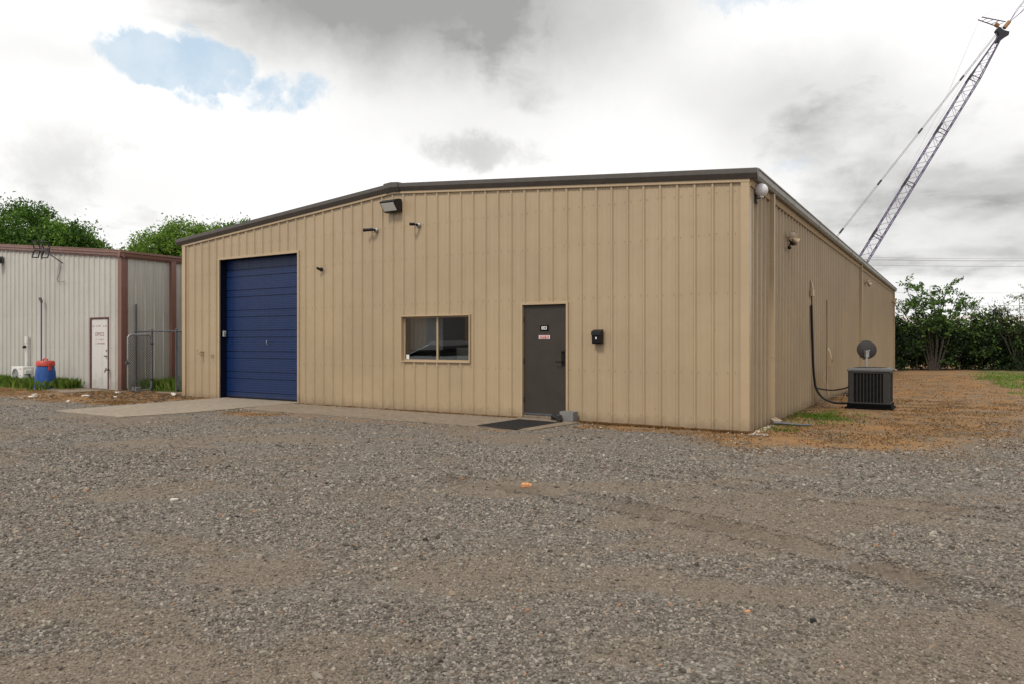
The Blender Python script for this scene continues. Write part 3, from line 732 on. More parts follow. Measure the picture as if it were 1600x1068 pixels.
# ------------------------------------------------------------------ things on the right-hand wall
gl = at('globe_lamp', .035, .36, 3.86, 'round white globe lamp under the eave at the front right corner', 'wall lamp')
mb = MB(); mb.box((0, -.05, -.09), (.04, .05, .07)); mb.tube([(.03, 0, -.01), (.085, 0, -.01), (.095, 0, .03)], .014); mb.build('bracket', M['black_metal'], gl, bevel=.004)
mb = MB(); pr_ = [(.11*math.sin(t), -.11*math.cos(t)) for t in [math.pi*k/16 for k in range(1, 16)]]
mb.lathe([(.04, -.125), (.04, -.10)] + pr_[1:] + [(.001, .11)], 28, base=(.10, 0, .12)); mb.build('globe', mat('milky_globe', (.62, .6, .62), .35), gl, smooth=True)
def spot(y, z, lb, big=True):
    e = at('spot_light', .035, y, z, lb, 'spot light', 'spot lights along the right-hand wall')
    mb = MB(); mb.lathe([(.06, 0), (.06, .02), (.035, .045)], 18, axis=(1, 0, 0)); mb.build('mount', M['tan_jamb'], e, smooth=True)
    for k_, (b, ax) in enumerate((((.08, -.02, .05), (.45, -.85, .1)), ((.08, .10, .0), (.7, .3, -.5)))):
        A = Vector(ax).normalized()
        mb = MB(); mb.tube([(.03, 0, 0), Vector(b)], .014); mb.lathe([(.03, 0), (.045, .03), (.075, .10), (.08, .125), (.072, .125), (.065, .11)], 20, base=b, axis=A)
        h = mb.build('lamp_head', M['tan_jamb'], e, smooth=True)
        mb = MB(); mb.lathe([(.064, 0), (.05, .008), (.001, .012)], 20, base=Vector(b)+A*.112, axis=A); mb.build('lens', M['amber_lens'], h, smooth=True)
    if big:
        mb = MB(); mb.tube([(.03, 0, -.02), (.08, -.01, -.07)], .016); mb.lathe([(.025, 0), (.04, .02), (.04, .08), (.02, .095)], 14, base=(.08, -.01, -.08), axis=(.4, -.5, -.3))
        mb.lathe([(.02, 0), (.034, .02), (.034, .06), (.02, .075)], 14, base=(.05, -.08, -.17), axis=(.3, -.6, -.4)); mb.tube([(.08, -.02, -.09), (.05, -.07, -.17)], .012); mb.build('motion_sensor', M['black'], e, smooth=True)
spot(3.0, 3.5, 'twin head spot light with black sensor between the first downspout and the gutter')
spot(16.9, 3.6, 'far spot light just beyond the middle downspout', False)
spot(29.5, 3.5, 'farthest spot light near the back corner', False)
# air conditioner: compressor, lines
ac = at('air_conditioner', 1.25, 5.95, .0, 'dark grey outdoor air conditioner cabinet with vertical louvres beside the right wall', 'air conditioner')
hw = .42
mb = MB(); mb.box((-.47, -.47, -.02), (.47, .47, .035)); mb.build('pad', M['ac_dark'], ac, bevel=.006)
mb = MB(); mb.box((-.435, -.435, .035), (.435, .435, .12)); mb.build('base_pan', M['ac_dark'], ac, bevel=.01)
mb = MB(); mb.box((-.375, -.375, .12), (.375, .375, .80)); mb.build('coil', M['ac_dark'], ac)
mb = MB()
for sx, sy in ((-1, -1), (1, -1), (1, 1), (-1, 1)):
    x_, y_ = sx*.37, sy*.37
    pl = [(x_-sx*.03, y_+sy*.045), (x_+sx*.02, y_+sy*.045), (x_+sx*.045, y_+sy*.02), (x_+sx*.045, y_-sy*.03)]
    mb.prism(pl + [(x_-sx*.02, y_-sy*.02)], .12, .82, ax='z')
mb.box((-.40, -.417, .115), (.40, -.405, .145)); mb.box((-.40, -.417, .785), (.40, -.405, .82))
mb.box((.405, -.40, .115), (.417, .40, .145)); mb.box((.405, -.40, .785), (.417, .40, .82))
mb.box((-.417, -.40, .115), (-.405, .40, .145)); mb.box((-.40, .405, .115), (.40, .417, .82))
mb.box((-.34, -.414, .14), (-.30, -.40, .79)); mb.box((.28, -.414, .14), (.36, -.40, .79)); mb.build('cabinet', M['ac_case'], ac, bevel=.005)
mb = MB()
for i in range(8):
    x_ = -.235+i*.067
    mb.box((x_-.007, -.412, .145), (x_+.007, -.386, .785))
    mb.box((.386, x_-.007, .145), (.412, x_+.007, .785)); mb.box((-.412, x_-.007, .145), (-.386, x_+.007, .785))
for i in range(26): mb.box((-.34, -.392, .15+i*.0245), (.34, -.384, .155+i*.0245)); mb.box((.384, -.34, .15+i*.0245), (.392, .34, .155+i*.0245))
mb.build('louvre', M['ac_case'], ac)
mb = MB(); mb.box((-.43, -.43, .82), (.43, .43, .875)); mb.box((-.40, -.40, .875), (.40, .40, .895)); mb.build('top_cover', M['ac_top'], ac, bevel=.018)
mb = MB()
for i in range(1, 9):
    r_ = i*.04; mb.tube([(r_*math.cos(t), r_*math.sin(t), .905) for t in [2*math.pi*k/32 for k in range(33)]], .003, 4, cap=False)
for t in range(8): mb.tube([(0, 0, .906), (.34*math.cos(t*math.pi/4), .34*math.sin(t*math.pi/4), .902)], .004, 4)
mb.build('fan_grille', M['black_metal'], ac)
mb = MB(); mb.lathe([(.02, 0), (.035, .0), (.035, .05), (.02, .06)], 12, base=(-.42, -.2, .28), axis=(-1, 0, 0)); mb.tube([(-.42, -.3, .33), (-.5, -.3, .33), (-.52, -.3, .25)], .014); mb.build('valve', M['black_metal'], ac, smooth=True)
ln = at('refrigerant_line', .05, 5.65, 0, 'black insulated line running down the right wall and looping to the air conditioner', 'pipe')
cable('liquid_line', [(.0, .05, 2.55), (.01, .05, 2.0), (.015, .07, 1.5), (.02, .1, 1.1), (.03, .15, .7), (.07, .2, .45), (.20, .18, .39), (.45, .1, .38), (.65, .02, .42), (.80, -.02, .47)], .017, M['black'], ln)
cable('suction_line', [(.01, .0, 2.3), (.02, .0, 1.9), (.03, .02, 1.4), (.035, .05, 1.0), (.05, .08, .7), (.09, .1, .42), (.22, .08, .22), (.42, .03, .12), (.6, 0, .10), (.82, -.02, .11)], .027, M['black'], ln)
cable('thin_wire', [(.03, .05, .9), (.1, .2, .55), (.25, .6, .4), (.1, 1.2, .6), (.03, 1.9, .75)], .004, M['tan_jamb'], ln)
mb = MB(); mb.box((-.01, -.05, 2.5), (.05, .13, 2.66)); mb.prism([(-.012, 2.66), (.045, 2.66), (.01, 2.86), (-.012, 2.88)], -.0, .08, ax='y'); mb.build('wall_cover', M['tan_trim'], ln, bevel=.006)
cd = at('wall_conduit', .045, 8.1, 0, 'thin tan conduit with torn cover farther along the right wall', 'conduit')
mb = MB(); mb.tube([(0, 0, 2.55), (.005, .01, 1.6), (0, .0, 1.0), (.0, -.02, .35), (.02, -.05, .12)], .018); mb.build('pipe', M['tan_jamb'], cd, smooth=True)
mb = MB(); mb.prism([(0, .8), (.05, .84), (.10, 1.05), (.06, 1.22), (.0, 1.35)], .0, .14, ax='y'); mb.build('torn_cover', M['tan_trim'], cd, bevel=.008)
mb = MB(); mb.tube([(0.02, .35, 1.15), (.06, .37, 1.1), (.07, .38, .95)], .02); mb.build('cable_end', M['screw'], cd)
ds = at('satellite_dish', .93, 8.66, 0, 'brown satellite dish seen from behind on a short post beyond the air conditioner', 'satellite dish')
ds.rotation_euler = (0, 0, 0)
mb = MB(); mb.tube([(-.03, 0, -.05), (-.03, 0, 1.05), (-.0, .02, 1.13)], .024); mb.build('post', M['grey_metal'], ds, smooth=True)
A = Vector((-.25, -.80, .18)).normalized() * -1
mb = MB(); n = 32; prof = [(.001, 0)] + [(.232*k_/8, .07*(k_/8)**2) for k_ in range(1, 9)]
prof += [(.239, .073), (.232, .08)] + [(.232*k_/8, .07*(k_/8)**2+.012) for k_ in range(7, 0, -1)] + [(.001, .012)]
mb.lathe(prof, n, base=(.02, .07, 1.29), axis=A); mb.build('reflector', M['dish'], ds, smooth=True)
mb = MB(); mb.box((-.055, -.02, 1.08), (.03, .07, 1.26)); mb.tube([(-.05, -.01, 1.2), (.05, -.0, 1.27)], .013); mb.build('bracket', M['grey_metal'], ds, bevel=.01)
mb = MB(); mb.tube([(0, .05, 1.1), (.03, .25, 1.02), (.06, .5, 1.1)], .013); mb.lathe([(.02, 0), (.03, .03), (.03, .1), (.015, .12)], 12, base=(.06, .5, 1.08), axis=(-.1, -.5, .3)); mb.build('feed_arm', M['dark_steel'], ds, smooth=True)
e = at('drain_pipe', .32, 1.35, .0, 'flattened grey drain pipe lying on the ground under the first downspout', 'pipe', turn=R(10))
mb = MB(); mb.tube([(-.18, .04, .03), (.0, .03, .025), (.25, -.02, .022), (.42, -.04, .022)], [.035, .025, .02, .02], 10); mb.build('tube_body', M['dark_steel'], e, smooth=True)

# ------------------------------------------------------------------ neighbour building on the left
LX, LV = -18.82, .41
lb = empty('shed_building', F(LX, LV, 0), RZ, 'white ribbed metal building with brown trim at the left edge', 'building')
LW, LD, LEH = 17.5, 16., 4.09
def lroof(x): return LEH + .095*(LW/2-abs(x+LW/2))
LDO = (-1.70, -.70, 0., 2.19)
panel_wall('front_wall', LW, lambda d: lroof(d-LW)-.02, [(LW+LDO[0], LW+LDO[1], LDO[2], LDO[3])], M['white_panel'], lambda d, o, z: (d-LW, -o, z), lb, (.2, 1.3, 2.4, 3.4), brk=(LW/2,), h=.034, first=.1)
panel_wall('side_wall', LD, lambda d: LEH-.02, [], M['white_panel'], lambda d, o, z: (o, d, z), lb, (.2, 1.3, 2.4), h=.034)
panel_wall('side_wall', LD, lambda d: LEH-.02, [], M['white_panel'], lambda d, o, z: (-LW-o, d, z), lb, (), h=.024)
panel_wall('back_wall', LW, lambda d: lroof(d-LW)-.02, [], M['white_panel'], lambda d, o, z: (d-LW, LD+o, z), lb, (), brk=(LW/2,), h=.024)
mb = MB()
for xa, xb in ((-LW-.1, -LW/2), (-LW/2, .1)):
    za, zb_ = lroof(xa), lroof(xb)
    mb.add([(xa, -.03, za), (xb, -.03, zb_), (xb, LD, zb_), (xa, LD, za), (xa, -.03, za+.03), (xb, -.03, zb_+.03), (xb, LD, zb_+.03), (xa, LD, za+.03)], [(0,3,2,1),(4,5,6,7),(0,1,5,4),(1,2,6,5),(2,3,7,6),(3,0,4,7)])
mb.build('roof', M['far_roof'], lb)
lf = [(.0, -.05), (.05, -.05), (.05, -.01), (.10, -.0), (.10, .07), (.125, .08), (.125, .155), (.135, .16), (.135, .185), (.0, .185)]
for xa, xb in ((-LW-.15, -LW/2), (-LW/2, -3.2), (-3.195, .15)):
    mb = MB(); n = len(lf); vs = [(xa, -p[0], lroof(xa)+p[1]) for p in lf] + [(xb, -p[0], lroof(xb)+p[1]) for p in lf]
    mb.add(vs, [tuple(range(n)), tuple(range(n, 2*n))] + [(i, (i+1) % n, n+(i+1) % n, n+i) for i in range(n)]); mb.build('fascia', M['brown_trim'], lb)
mb = MB(); mb.prism([(a+.01, LEH+b) for a, b in ((.0, -.05), (.09, -.05), (.12, .0), (.13, .06), (.16, .09), (.16, .15), (0, .15))], -.135, LD, ax='y'); mb.build('gutter', M['brown_trim'], lb)
for cx, sx in ((0, 1), (-LW, -1)):
    mb = MB(); w_, t_ = .17, .034
    pl = [(cx-sx*w_, 0), (cx-sx*w_, -t_), (cx+sx*t_, -t_), (cx+sx*t_, w_), (cx, w_), (cx, 0)]
    mb.prism(pl, .0, LEH-.04, ax='z'); mb.build('corner_trim', M['brown_trim'], lb, bevel=.003)
mb = MB(); mb.box((.02, 1.55, .0), (.14, 1.72, LEH-.02)); mb.build('downspout', M['brown_trim'], lb, bevel=.006)
x0, x1, z0, z1 = LDO; t = .045
ld = empty('office_door', (0, 0, 0), 0, '', None); ld.parent = lb
if 'label' in ld: del ld['label']
mb = MB()
for a, b in (((x0-t, -.04, .0), (x0+.02, .08, z1+t)), ((x1-.02, -.04, .0), (x1+t, .08, z1+t)), ((x0+.02, -.04, z1), (x1-.02, .08, z1+t))): mb.box(a, b)
mb.build('frame', speckled('maroon_frame_paint', (.10, .035, .038), .3, 8), ld)
mb = MB(); mb.box((x0+.03, -.012, .02), (x1-.03, .03, z1-.01)); mb.build('leaf', M['white_door'], ld, bevel=.003)
mb = MB(); mb.lathe([(.03, 0), (.03, .02), (.02, .03), (.032, .055), (.02, .075)], 14, base=(x1-.12, -.012, 1.05), axis=(0, -1, 0)); mb.build('knob', M['grey_metal'], ld, smooth=True); mb = MB(); mb.lathe([(.028, 0), (.028, .02), (.01, .025)], 14, base=(x1-.12, -.012, 1.22), axis=(0, -1, 0)); mb.build('deadbolt', M['grey_metal'], ld, smooth=True)
text_mesh('OFFICE', .17, 'lettering', M['ink_dark'], ld, (-1.22, -.0135, 1.70), xs=.95)
mb = MB(); random.seed(3)
for zc, xs_, w0 in ((1.96, (-1.62, -.85), .05), (1.54, (-1.42, -1.0), .045), (1.43, (-1.44, -.95), .05)):
    x = xs_[0]
    while x < xs_[1]:
        w = random.uniform(.018, .04)
        if random.random() < .8: mb.box((x, -.0142, zc-.028+random.uniform(0, .02)), (x+w, -.0125, zc+.022))
        x += w+.018
mb.build('faded_writing', M['ink_red'], ld)
e = empty('wall_lamp', F(LX-7.62, LV-.03, 4.42), RZ, 'dark dusk lamp under the brown fascia at the left edge of the photo', 'wall lamp')
mb = MB(); mb.box((-.12, -.08, -.12), (.12, 0, .12)); mb.build('mount', M['dark_steel'], e, bevel=.01)
mb = MB(); mb.lathe([(.09, 0), (.13, .05), (.14, .16), (.11, .24), (.02, .27)], 18, base=(0, -.06, .0), axis=(.35, -.9, -.2)); mb.build('lamp_head', M['ac_case'], e, smooth=True)
an = empty('tv_antenna', F(LX-3.72, LV-.05, 4.06), RZ, 'black four loop antenna on a bracket under the brown fascia', 'antenna')
mb = MB(); mb.tube([(.35, 0, .0), (.25, -.25, .2), (.0, -.48, .42)], .018); mb.tube([(0, -.48, .1), (0, -.48, .75)], .02); mb.tube([(-.1, -.40, .44), (.42, -.40, .46)], .014); mb.build('bracket', M['dark_steel'], an, smooth=True)
for sx in (-1, 1):
    for sz in (0, 1):
        cx, cz = sx*.135-.0, .27+sz*.29
        mb = MB(); w_, h_ = .09, .115; sk = -.08*(1 if sz else -1)
        ring = [(-w_, -h_), (w_, -h_), (w_, h_), (-w_, h_)]
        pts_ = [(cx+a*.95+sk*(b/h_)*.4, -.5, cz+b) for a, b in ring]; pts_.append(pts_[0])
        ca_, sa_ = math.cos(R(48)), math.sin(R(48)); pts_ = [(p[0]*ca_, -.5+p[0]*sa_, p[2]) for p in pts_]
        for a, b in zip(pts_[:-1], pts_[1:]): mb.tube([a, b], .02, 6)
        mb.build('loop', M['black'], an)
cable('lead', [(.3, -.02, .05), (.22, -.03, -.3), (.05, -.03, -.55), (.3, -.03, -.62), (.5, -.02, -.6)], .008, M['dark_steel'], an)
# mini split unit, pvc pipe, pole, barrel
mu = at('heat_pump_unit', -23.85, -.10, .0, 'cream outdoor heat pump unit with round fan grille near the left edge', 'air conditioner')
mb = MB(); mb.box((-.40, -.17, .1), (.40, .17, .66)); mb.build('case', M['white'], mu, bevel=.015)
mb = MB()
for i in range(1, 8): mb.tube([(-.12+.03*i*math.cos(t), -.176, .38+.03*i*math.sin(t)) for t in [2*math.pi*k/24 for k in range(25)]], .004, 4, cap=False)
for t in range(8): mb.tube([(-.12, -.178, .38), (-.12+.22*math.cos(t*math.pi/4), -.175, .38+.22*math.sin(t*math.pi/4))], .004, 4)
mb.build('fan_grille', M['light_grey'], mu)
mb = MB(); mb.lathe([(.22, 0), (.22, .004)], 28, base=(-.12, -.1705, .38), axis=(0, -1, 0)); mb.build('fan_opening', M['ac_dark'], mu)
mb = MB(); mb.box((.40, -.12, .42), (.46, .08, .56)); mb.build('valve_cover', M['white'], mu, bevel=.01)
for x_ in (-.27, .27):
    mb = MB(); mb.box((x_-.03, -.16, 0), (x_+.03, .16, .1)); mb.build('foot', M['dark_steel'], mu)
cable('hose', [(.44, -.02, .44), (.5, .02, .3), (.7, .05, .2), (.8, .15, .12), (1.0, .2, .1)], .02, M['black'], mu)
for z_ in (.35, .57):
    mb = MB(); mb.box((.19, -.174, z_), (.25, -.171, z_+.035)); mb.build('badge', M['sign_red'], mu)
pv = at('vent_pipe', -24.45, .30, .0, 'white plastic pipe standing against the wall behind the heat pump unit', 'pipe')
mb = MB(); mb.tube([(0, 0, .0), (0, 0, 1.45)], .05, 12); mb.build('tube_body', M['white'], pv, smooth=True)
mb = MB(); mb.tube([(0, 0, 1.45), (0, 0, 1.66)], .065, 12); mb.build('coupling', M['white'], pv, smooth=True)
mb = MB(); mb.tube([(.0, -.04, 1.33), (-.0, -.12, 1.3)], .045, 10); mb.build('outlet', M['black'], pv, smooth=True)
pl_ = at('blue_pole', -23.35, .25, 0, 'slim blue pole with a small head rising behind the blue barrel', 'pole')
mb = MB(); mb.tube([(0, 0, 0), (0, 0, 2.8)], .022, 8); mb.build('shaft', M['pole_blue'], pl_, smooth=True)
mb = MB(); mb.tube([(0, 0, 2.78), (0, 0, 2.84)], .04, 10); mb.tube([(0, 0, 2.84), (-.04, -.03, 2.95)], .045, 10); mb.build('head', M['dark_steel'], pl_, smooth=True)
br = at('barrel', -21.78, -.36, 0, 'large blue barrel with orange red lid and handle on the grass', 'barrel'); br.scale = (.86, .86, .86)
mb = MB(); mb.lathe([(.32, 0), (.355, .02), (.36, .08), (.345, .35), (.325, .6), (.29, .80), (.275, .86), (.27, .865)], 36); mb.build('body', M['barrel_blue'], br, smooth=True)
mb = MB(); mb.lathe([(.30, .84), (.31, .85), (.305, .98), (.27, 1.03), (.25, 1.035), (.24, 1.01), (.001, 1.0)], 36); lid = mb.build('lid', M['barrel_red'], br, smooth=True)
mb = MB(); mb.tube([(-.16, 0, 1.0), (-.15, 0, 1.085), (-.08, 0, 1.11), (.08, 0, 1.11), (.15, 0, 1.085), (.16, 0, 1.0)], .026, 8); mb.build('handle', M['barrel_red'], lid, smooth=True)
mb = MB(); mb.box((.25, -.05, .68), (.335, .05, .95)); mb.build('strap', M['barrel_red'], lid, bevel=.01)
e = at('wall_tap', -19.42, .36, .62, 'dark tap low on the white wall right of the office door', 'tap')
mb = MB(); mb.tube([(0, 0, 0), (0, -.12, 0), (0, -.14, -.07)], .02); mb.build('spout', M['black_metal'], e, smooth=True)
mb = MB(); mb.tube([(-.04, -.1, .05), (.04, -.1, .05)], .014); mb.tube([(0, -.1, 0), (0, -.1, .05)], .01); mb.build('valve', M['ink_red'], e)

# ------------------------------------------------------------------ chain link fence and gate
def mesh_fill(mb, P0, dx, w, h, z0, pitch=.075, r=.0035):
    """diagonal wires clipped to a w x h panel starting at P0 in direction dx (2D unit)"""
    def pt(s, z): return (P0[0]+dx[0]*s, P0[1]+dx[1]*s, z0+z)
    c = -h
    while c < w:
        for sgn in (1, -1):
            s0, s1 = max(0, c), min(w, c+h)
            if s1 > s0+.01:
                za, zb_ = s0-c, s1-c
                if sgn < 0: za, zb_ = h-za, h-zb_
                mb.tube([pt(s0, za), pt(s1, zb_)], r, 3, cap=False)
        c += pitch
fe = empty('chain_link_fence', F(-15.1, .8, 0), RZ, 'grey chain link fence between the tan and white buildings', 'fence')
for x_, h_ in ((-3.62, 2.6), (-2.78, 1.82), (-1.55, 1.82)):
    mb = MB(); mb.tube([(x_, 0, -.05), (x_, 0, h_)], .03, 10); mb.lathe([(.036, 0), (.036, .02), (.01, .05)], 10, base=(x_, 0, h_)); mb.build('post', M['dark_steel'], fe, smooth=True)
mb = MB(); mb.tube([(-3.62, 0, 1.78), (.0, 0, 1.78)], .022, 8)
for x_ in (-3.62, -2.78, -1.9, -1.55): mb.tube([(x_-.05, 0, 1.78), (x_+.05, 0, 1.78)], .029, 8)
mb.build('top_rail', M['dark_steel'], fe, smooth=True)
mb = MB(); mesh_fill(mb, (-1.55, .0), (1, 0), 1.5, 1.68, .08, r=.006); mb.build('wire_mesh', M['dark_steel'], fe)
ga = empty('gate', (-10.93, 21.80, 0), math.atan2(21.05-21.8, -11.32+10.93), 'open chain link gate with rounded pipe frame leaning by the white wall', 'gate')
gw = .76; r_ = .13; z0, z1 = .04, 1.68
loop = []
for cx, cz, a0 in ((gw-r_, z0+r_, -90), (gw-r_, z1-r_, 0), (r_, z1-r_, 90), (r_, z0+r_, 180)):
    for k_ in range(6):
        a = R(a0+k_*18); loop.append((cx+r_*math.cos(a), 0, cz+r_*math.sin(a)))
loop.append(loop[0])
mb = MB(); mb.tube(loop, .026, 8, cap=False); mb.build('frame', M['grey_metal'], ga, smooth=True)
mb = MB(); mesh_fill(mb, (.02, .0), (1, 0), gw-.04, 1.6, .08, r=.0065); mb.build('wire_mesh', M['dark_steel'], ga)
mb = MB(); mb.box((gw-.03, -.03, .84), (gw+.07, .03, .90)); mb.tube([(gw+.04, 0, .87), (gw+.04, 0, .98)], .016); mb.build('latch', M['dark_steel'], ga)
for z_ in (.35, 1.42):
    mb = MB(); mb.box((-.06, -.035, z_-.03), (.03, .035, z_+.03)); mb.build('hinge', M['dark_steel'], ga, bevel=.006)

# ------------------------------------------------------------------ vegetation
def leaf_quads(cen, size, jitter=1., up=0.):
    k_ = len(cen); a = rng.normal(size=(k_, 3)); a[:, 2] += up; a /= np.linalg.norm(a, axis=1)[:, None]
    b = rng.normal(size=(k_, 3)); b -= (b*a).sum(1)[:, None]*a; b /= np.linalg.norm(b, axis=1)[:, None]
    c = np.cross(a, b); s = (size*rng.uniform(.6, 1.35, k_))[:, None]
    v = np.stack([cen-b*s, cen+c*s*.45+a*s*.12, cen+b*s, cen-c*s*.45+a*s*.12], 1)
    return v.reshape(-1, 3)
def foliage(name, cen, size, m, parent, tint, up=0.):
    v = leaf_quads(cen, size, up=up); n = len(cen)
    return np_mesh(name, v, np.arange(4*n), 4, m, np.repeat(tint, 4), parent)
def crown_points(blobs, nclump, per, spread, flat=.8):
    """clumps over the shells of the blobs, leaves gathered in each clump"""
    vol = np.array([b[3]*b[4]*b[5] for b in blobs])**.67; pick = rng.choice(len(blobs), nclump, p=vol/vol.sum())
    d = rng.normal(size=(nclump, 3)); d /= np.linalg.norm(d, axis=1)[:, None]
    rad = rng.uniform(.45, 1.02, nclump)**.6
    B = np.array(blobs); c = B[pick, :3] + d*rad[:, None]*B[pick, 3:6]
    tone = rng.uniform(.12, .88, nclump)
    k_ = np.repeat(np.arange(nclump), rng.poisson(per, nclump)+1)
    off = rng.normal(size=(len(k_), 3))*spread*rng.uniform(.6, 1.4, nclump)[k_][:, None]; off[:, 2] *= flat
    return c[k_]+off, np.clip(tone[k_]+rng.normal(0, .14, len(k_)), 0, 1), c
def tree(name, X, Y, blobs, nclump, per, spread, leaf, m, label, group, trunk_r, h0, limbs=14, seed=1):
    rs = random.Random(seed)
    e = empty(name, (X, Y, 0), 0, label, 'tree', group)
    pts_, tint, cl = crown_points(blobs, nclump, per, spread)
    foliage('crown', pts_, leaf, m, e, tint)
    mb = MB(); top = Vector((rs.uniform(-.3, .3), rs.uniform(-.3, .3), h0))
    mb.tube([(0, 0, -.1), (.05, 0, h0*.4), top], [trunk_r*1.25, trunk_r, trunk_r*.8], 10)
    for i in range(limbs):
        t = Vector(cl[rs.randrange(len(cl))]); a = top*rs.uniform(.75, 1.); mid = a.lerp(t, .5)+Vector((rs.uniform(-.4, .4), rs.uniform(-.4, .4), rs.uniform(0, .5)))*(h0*.15)
        mb.tube([a, mid, t], [trunk_r*.5, trunk_r*.25, trunk_r*.06], 6)
    mb.build('trunk', M['bark'], e, smooth=True)
    return e
GT = 'green trees rising behind the two buildings'
tree('leafy_tree', -33.0, 50, [(-3.8, 0, 7.2, 2.6, 3, 2.3), (-.8, 0, 8.2, 2.9, 3, 2.7), (2.0, 0, 7.6, 2.4, 3, 2.4), (3.7, .5, 6.6, 1.5, 2, 1.7), (-6.0, 1, 7.5, 2.5, 3, 2.1), (0, 0, 6, 4.5, 3, 2)], 900, 105, .34, .115, M['leaf'], 'broad dark green tree behind the white building at the left edge', GT, .35, 4.5, seed=2)
tree('leafy_tree', -29.0, 62, [(-1.6, 0, 9.0, 2.1, 3, 1.7), (4.6, 0, 9.2, 1.8, 2, 1.6), (.9, 0, 10.0, 2.4, 3, 1.8), (3.0, 0, 9.6, 2.2, 3, 1.7), (.5, 0, 8, 3.2, 3, 2.0), (-3.0, 0, 8.2, 1.2, 2, 1.1)], 640, 75, .34, .12, M['leaf_light'], 'lighter green tree showing between the white and tan buildings', GT, .3, 6, seed=5)
tree('leafy_tree', -24.0, 64, [(.0, 0, 10.9, 1.5, 2, 1.3), (1.5, 0, 10.3, 1.3, 2, 1.2), (-1.3, 0, 10.3, 1.2, 2, 1.3), (.4, 0, 9.4, 2.6, 2, 1.4)], 260, 60, .3, .12, M['leaf'], 'small dark tree top peeking over the left roof slope of the tan building', GT, .25, 7, seed=8)
# hedge behind the yard at the right
hd_ = empty('hedge', (26.0, 39.5, 0), 0, 'dense dark overgrown hedge along the back of the yard at right', 'hedge')
bl = []; x = -8.5
while x < 13:
    hgt = 2.6+.4*math.sin(x*1.1+1)+random.uniform(-.4, .4); r0 = random.uniform(.6, 1.1)
    bl.append((x, random.uniform(-1.5, .2), hgt-r0*.9, r0*1.1, r0*1.1, r0*.85)); bl.append((x, .9, 1.1, .9, .6, 1.2)); bl.append((x+.2, 1.6, 1.3, .9, .6, 1.2))
    if random.random() < .6: bl.append((x+random.uniform(-.3, .3), random.uniform(-1.5, -.6), random.uniform(.9, 1.5), random.uniform(.4, .8), .5, random.uniform(.3, .6)))
    if random.random() < .25: bl.append((x, -1.3, .35, .5, .4, .35))
    x += .55
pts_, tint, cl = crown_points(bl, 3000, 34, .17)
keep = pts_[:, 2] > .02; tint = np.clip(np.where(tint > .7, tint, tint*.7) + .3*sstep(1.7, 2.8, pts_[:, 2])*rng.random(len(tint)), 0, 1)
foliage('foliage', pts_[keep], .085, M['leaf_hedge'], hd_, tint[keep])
mb = MB()
for i in range(70):
    t = Vector(cl[random.randrange(len(cl))]); mb.tube([(t.x+random.uniform(-.3, .3), t.y*.4, -.05), (t.x, t.y*.6, max(.3, t.z*.6)), t], [.035, .022, .008], 5)
mb.build('stems', M['bark'], hd_)
# open sapling above the hedge
def open_tree(name, X, Y, base_h, stems, leaf, m, label, nleaf, droop, seed):
    rs = random.Random(seed); e = empty(name, (X, Y, 0), 0, label, 'tree', 'thin trees growing out of the hedge')
    mb = MB(); cen = []
    for (tx, ty, tz) in stems:
        tip = Vector((tx, ty, tz)); a = Vector((tx*.1, ty*.1, 0)); m1 = Vector((tx*.4, ty*.4, tz*.5))
        mb.tube([a, m1, tip], [.05, .03, .008], 6)
        for j in range(15):
            f = rs.uniform(.42, 1.); p = m1.lerp(tip, (f-.42)/.58)
            d = Vector((rs.uniform(-1, 1), rs.uniform(-1, 1), rs.uniform(-.15, .8)*droop)).normalized()*rs.uniform(.35, .95)
            mb.tube([p, p+d*.5+Vector((0, 0, .05)), p+d], [.012, .008, .004], 4)
            for k_ in range(nleaf):
                g = rs.uniform(.15, 1.08); w = p+d*g
                cen.append((w.x+rs.gauss(0, .07), w.y+rs.gauss(0, .07), w.z+rs.gauss(0, .07)))
    cen = np.array(cen); foliage('crown', cen, leaf, m, e, rng.uniform(0, 1, len(cen)))
    mb.build('trunk', M['bark'], e); return e
open_tree('sapling', 22.4, 38.2, 1.2, [(-1.5, 0, 4.4), (-.9, .2, 4.5), (-.1, .2, 4.4), (.7, 0, 4.5), (1.5, .1, 4.3), (2.3, 0, 3.9), (-1.9, .3, 3.7), (.3, -.2, 3.6), (1.3, -.2, 3.6), (-.7, -.2, 3.5)], .085, M['leaf_sapling'], 'open branching sapling with broad leaves just right of the tan building', 26, .8, 4)
open_tree('sapling', 27.4, 38.6, 1.2, [(-1.9, 0, 3.6), (-1.0, .1, 3.7), (-.2, 0, 4.0), (.6, .2, 4.1), (1.4, .1, 3.9), (2.2, 0, 3.5), (-2.4, 0, 3.2), (.3, -.3, 3.2)], .05, M['leaf_feather'], 'feathery pale green shrub tree near the right edge', 34, .6, 9)
# grass blades
def blades(name, P, h, m, label, cat, lean=.5, w=.006):
    k_ = len(P); a = rng.uniform(0, 6.283, k_); ln_ = rng.uniform(.1, 1., k_)*lean; H = h*rng.uniform(.4, 1.3, k_)
    d = np.stack([np.cos(a), np.sin(a), np.zeros(k_)], -1); s = np.stack([-np.sin(a), np.cos(a), np.zeros(k_)], -1)*w
    mid = P + d*(H*ln_*.35)[:, None] + np.array([0, 0, 1])*(H*.6)[:, None]; tip = P + d*(H*ln_)[:, None] + np.array([0, 0, 1])*H[:, None]*np.clip(1-.5*ln_, .2, 1)[:, None]
    v = np.stack([P-s, P+s, mid+s*.7, tip, mid-s*.7], 1).reshape(-1, 3)
    return tag(np_mesh(name, v, np.arange(5*k_), 5, m, np.repeat(rng.random(k_), 5)), label, cat, kind='stuff')
def scat(n, fn):
    out = fn(n); z = height(out[:, 0], out[:, 1]); return np.column_stack([out, z])
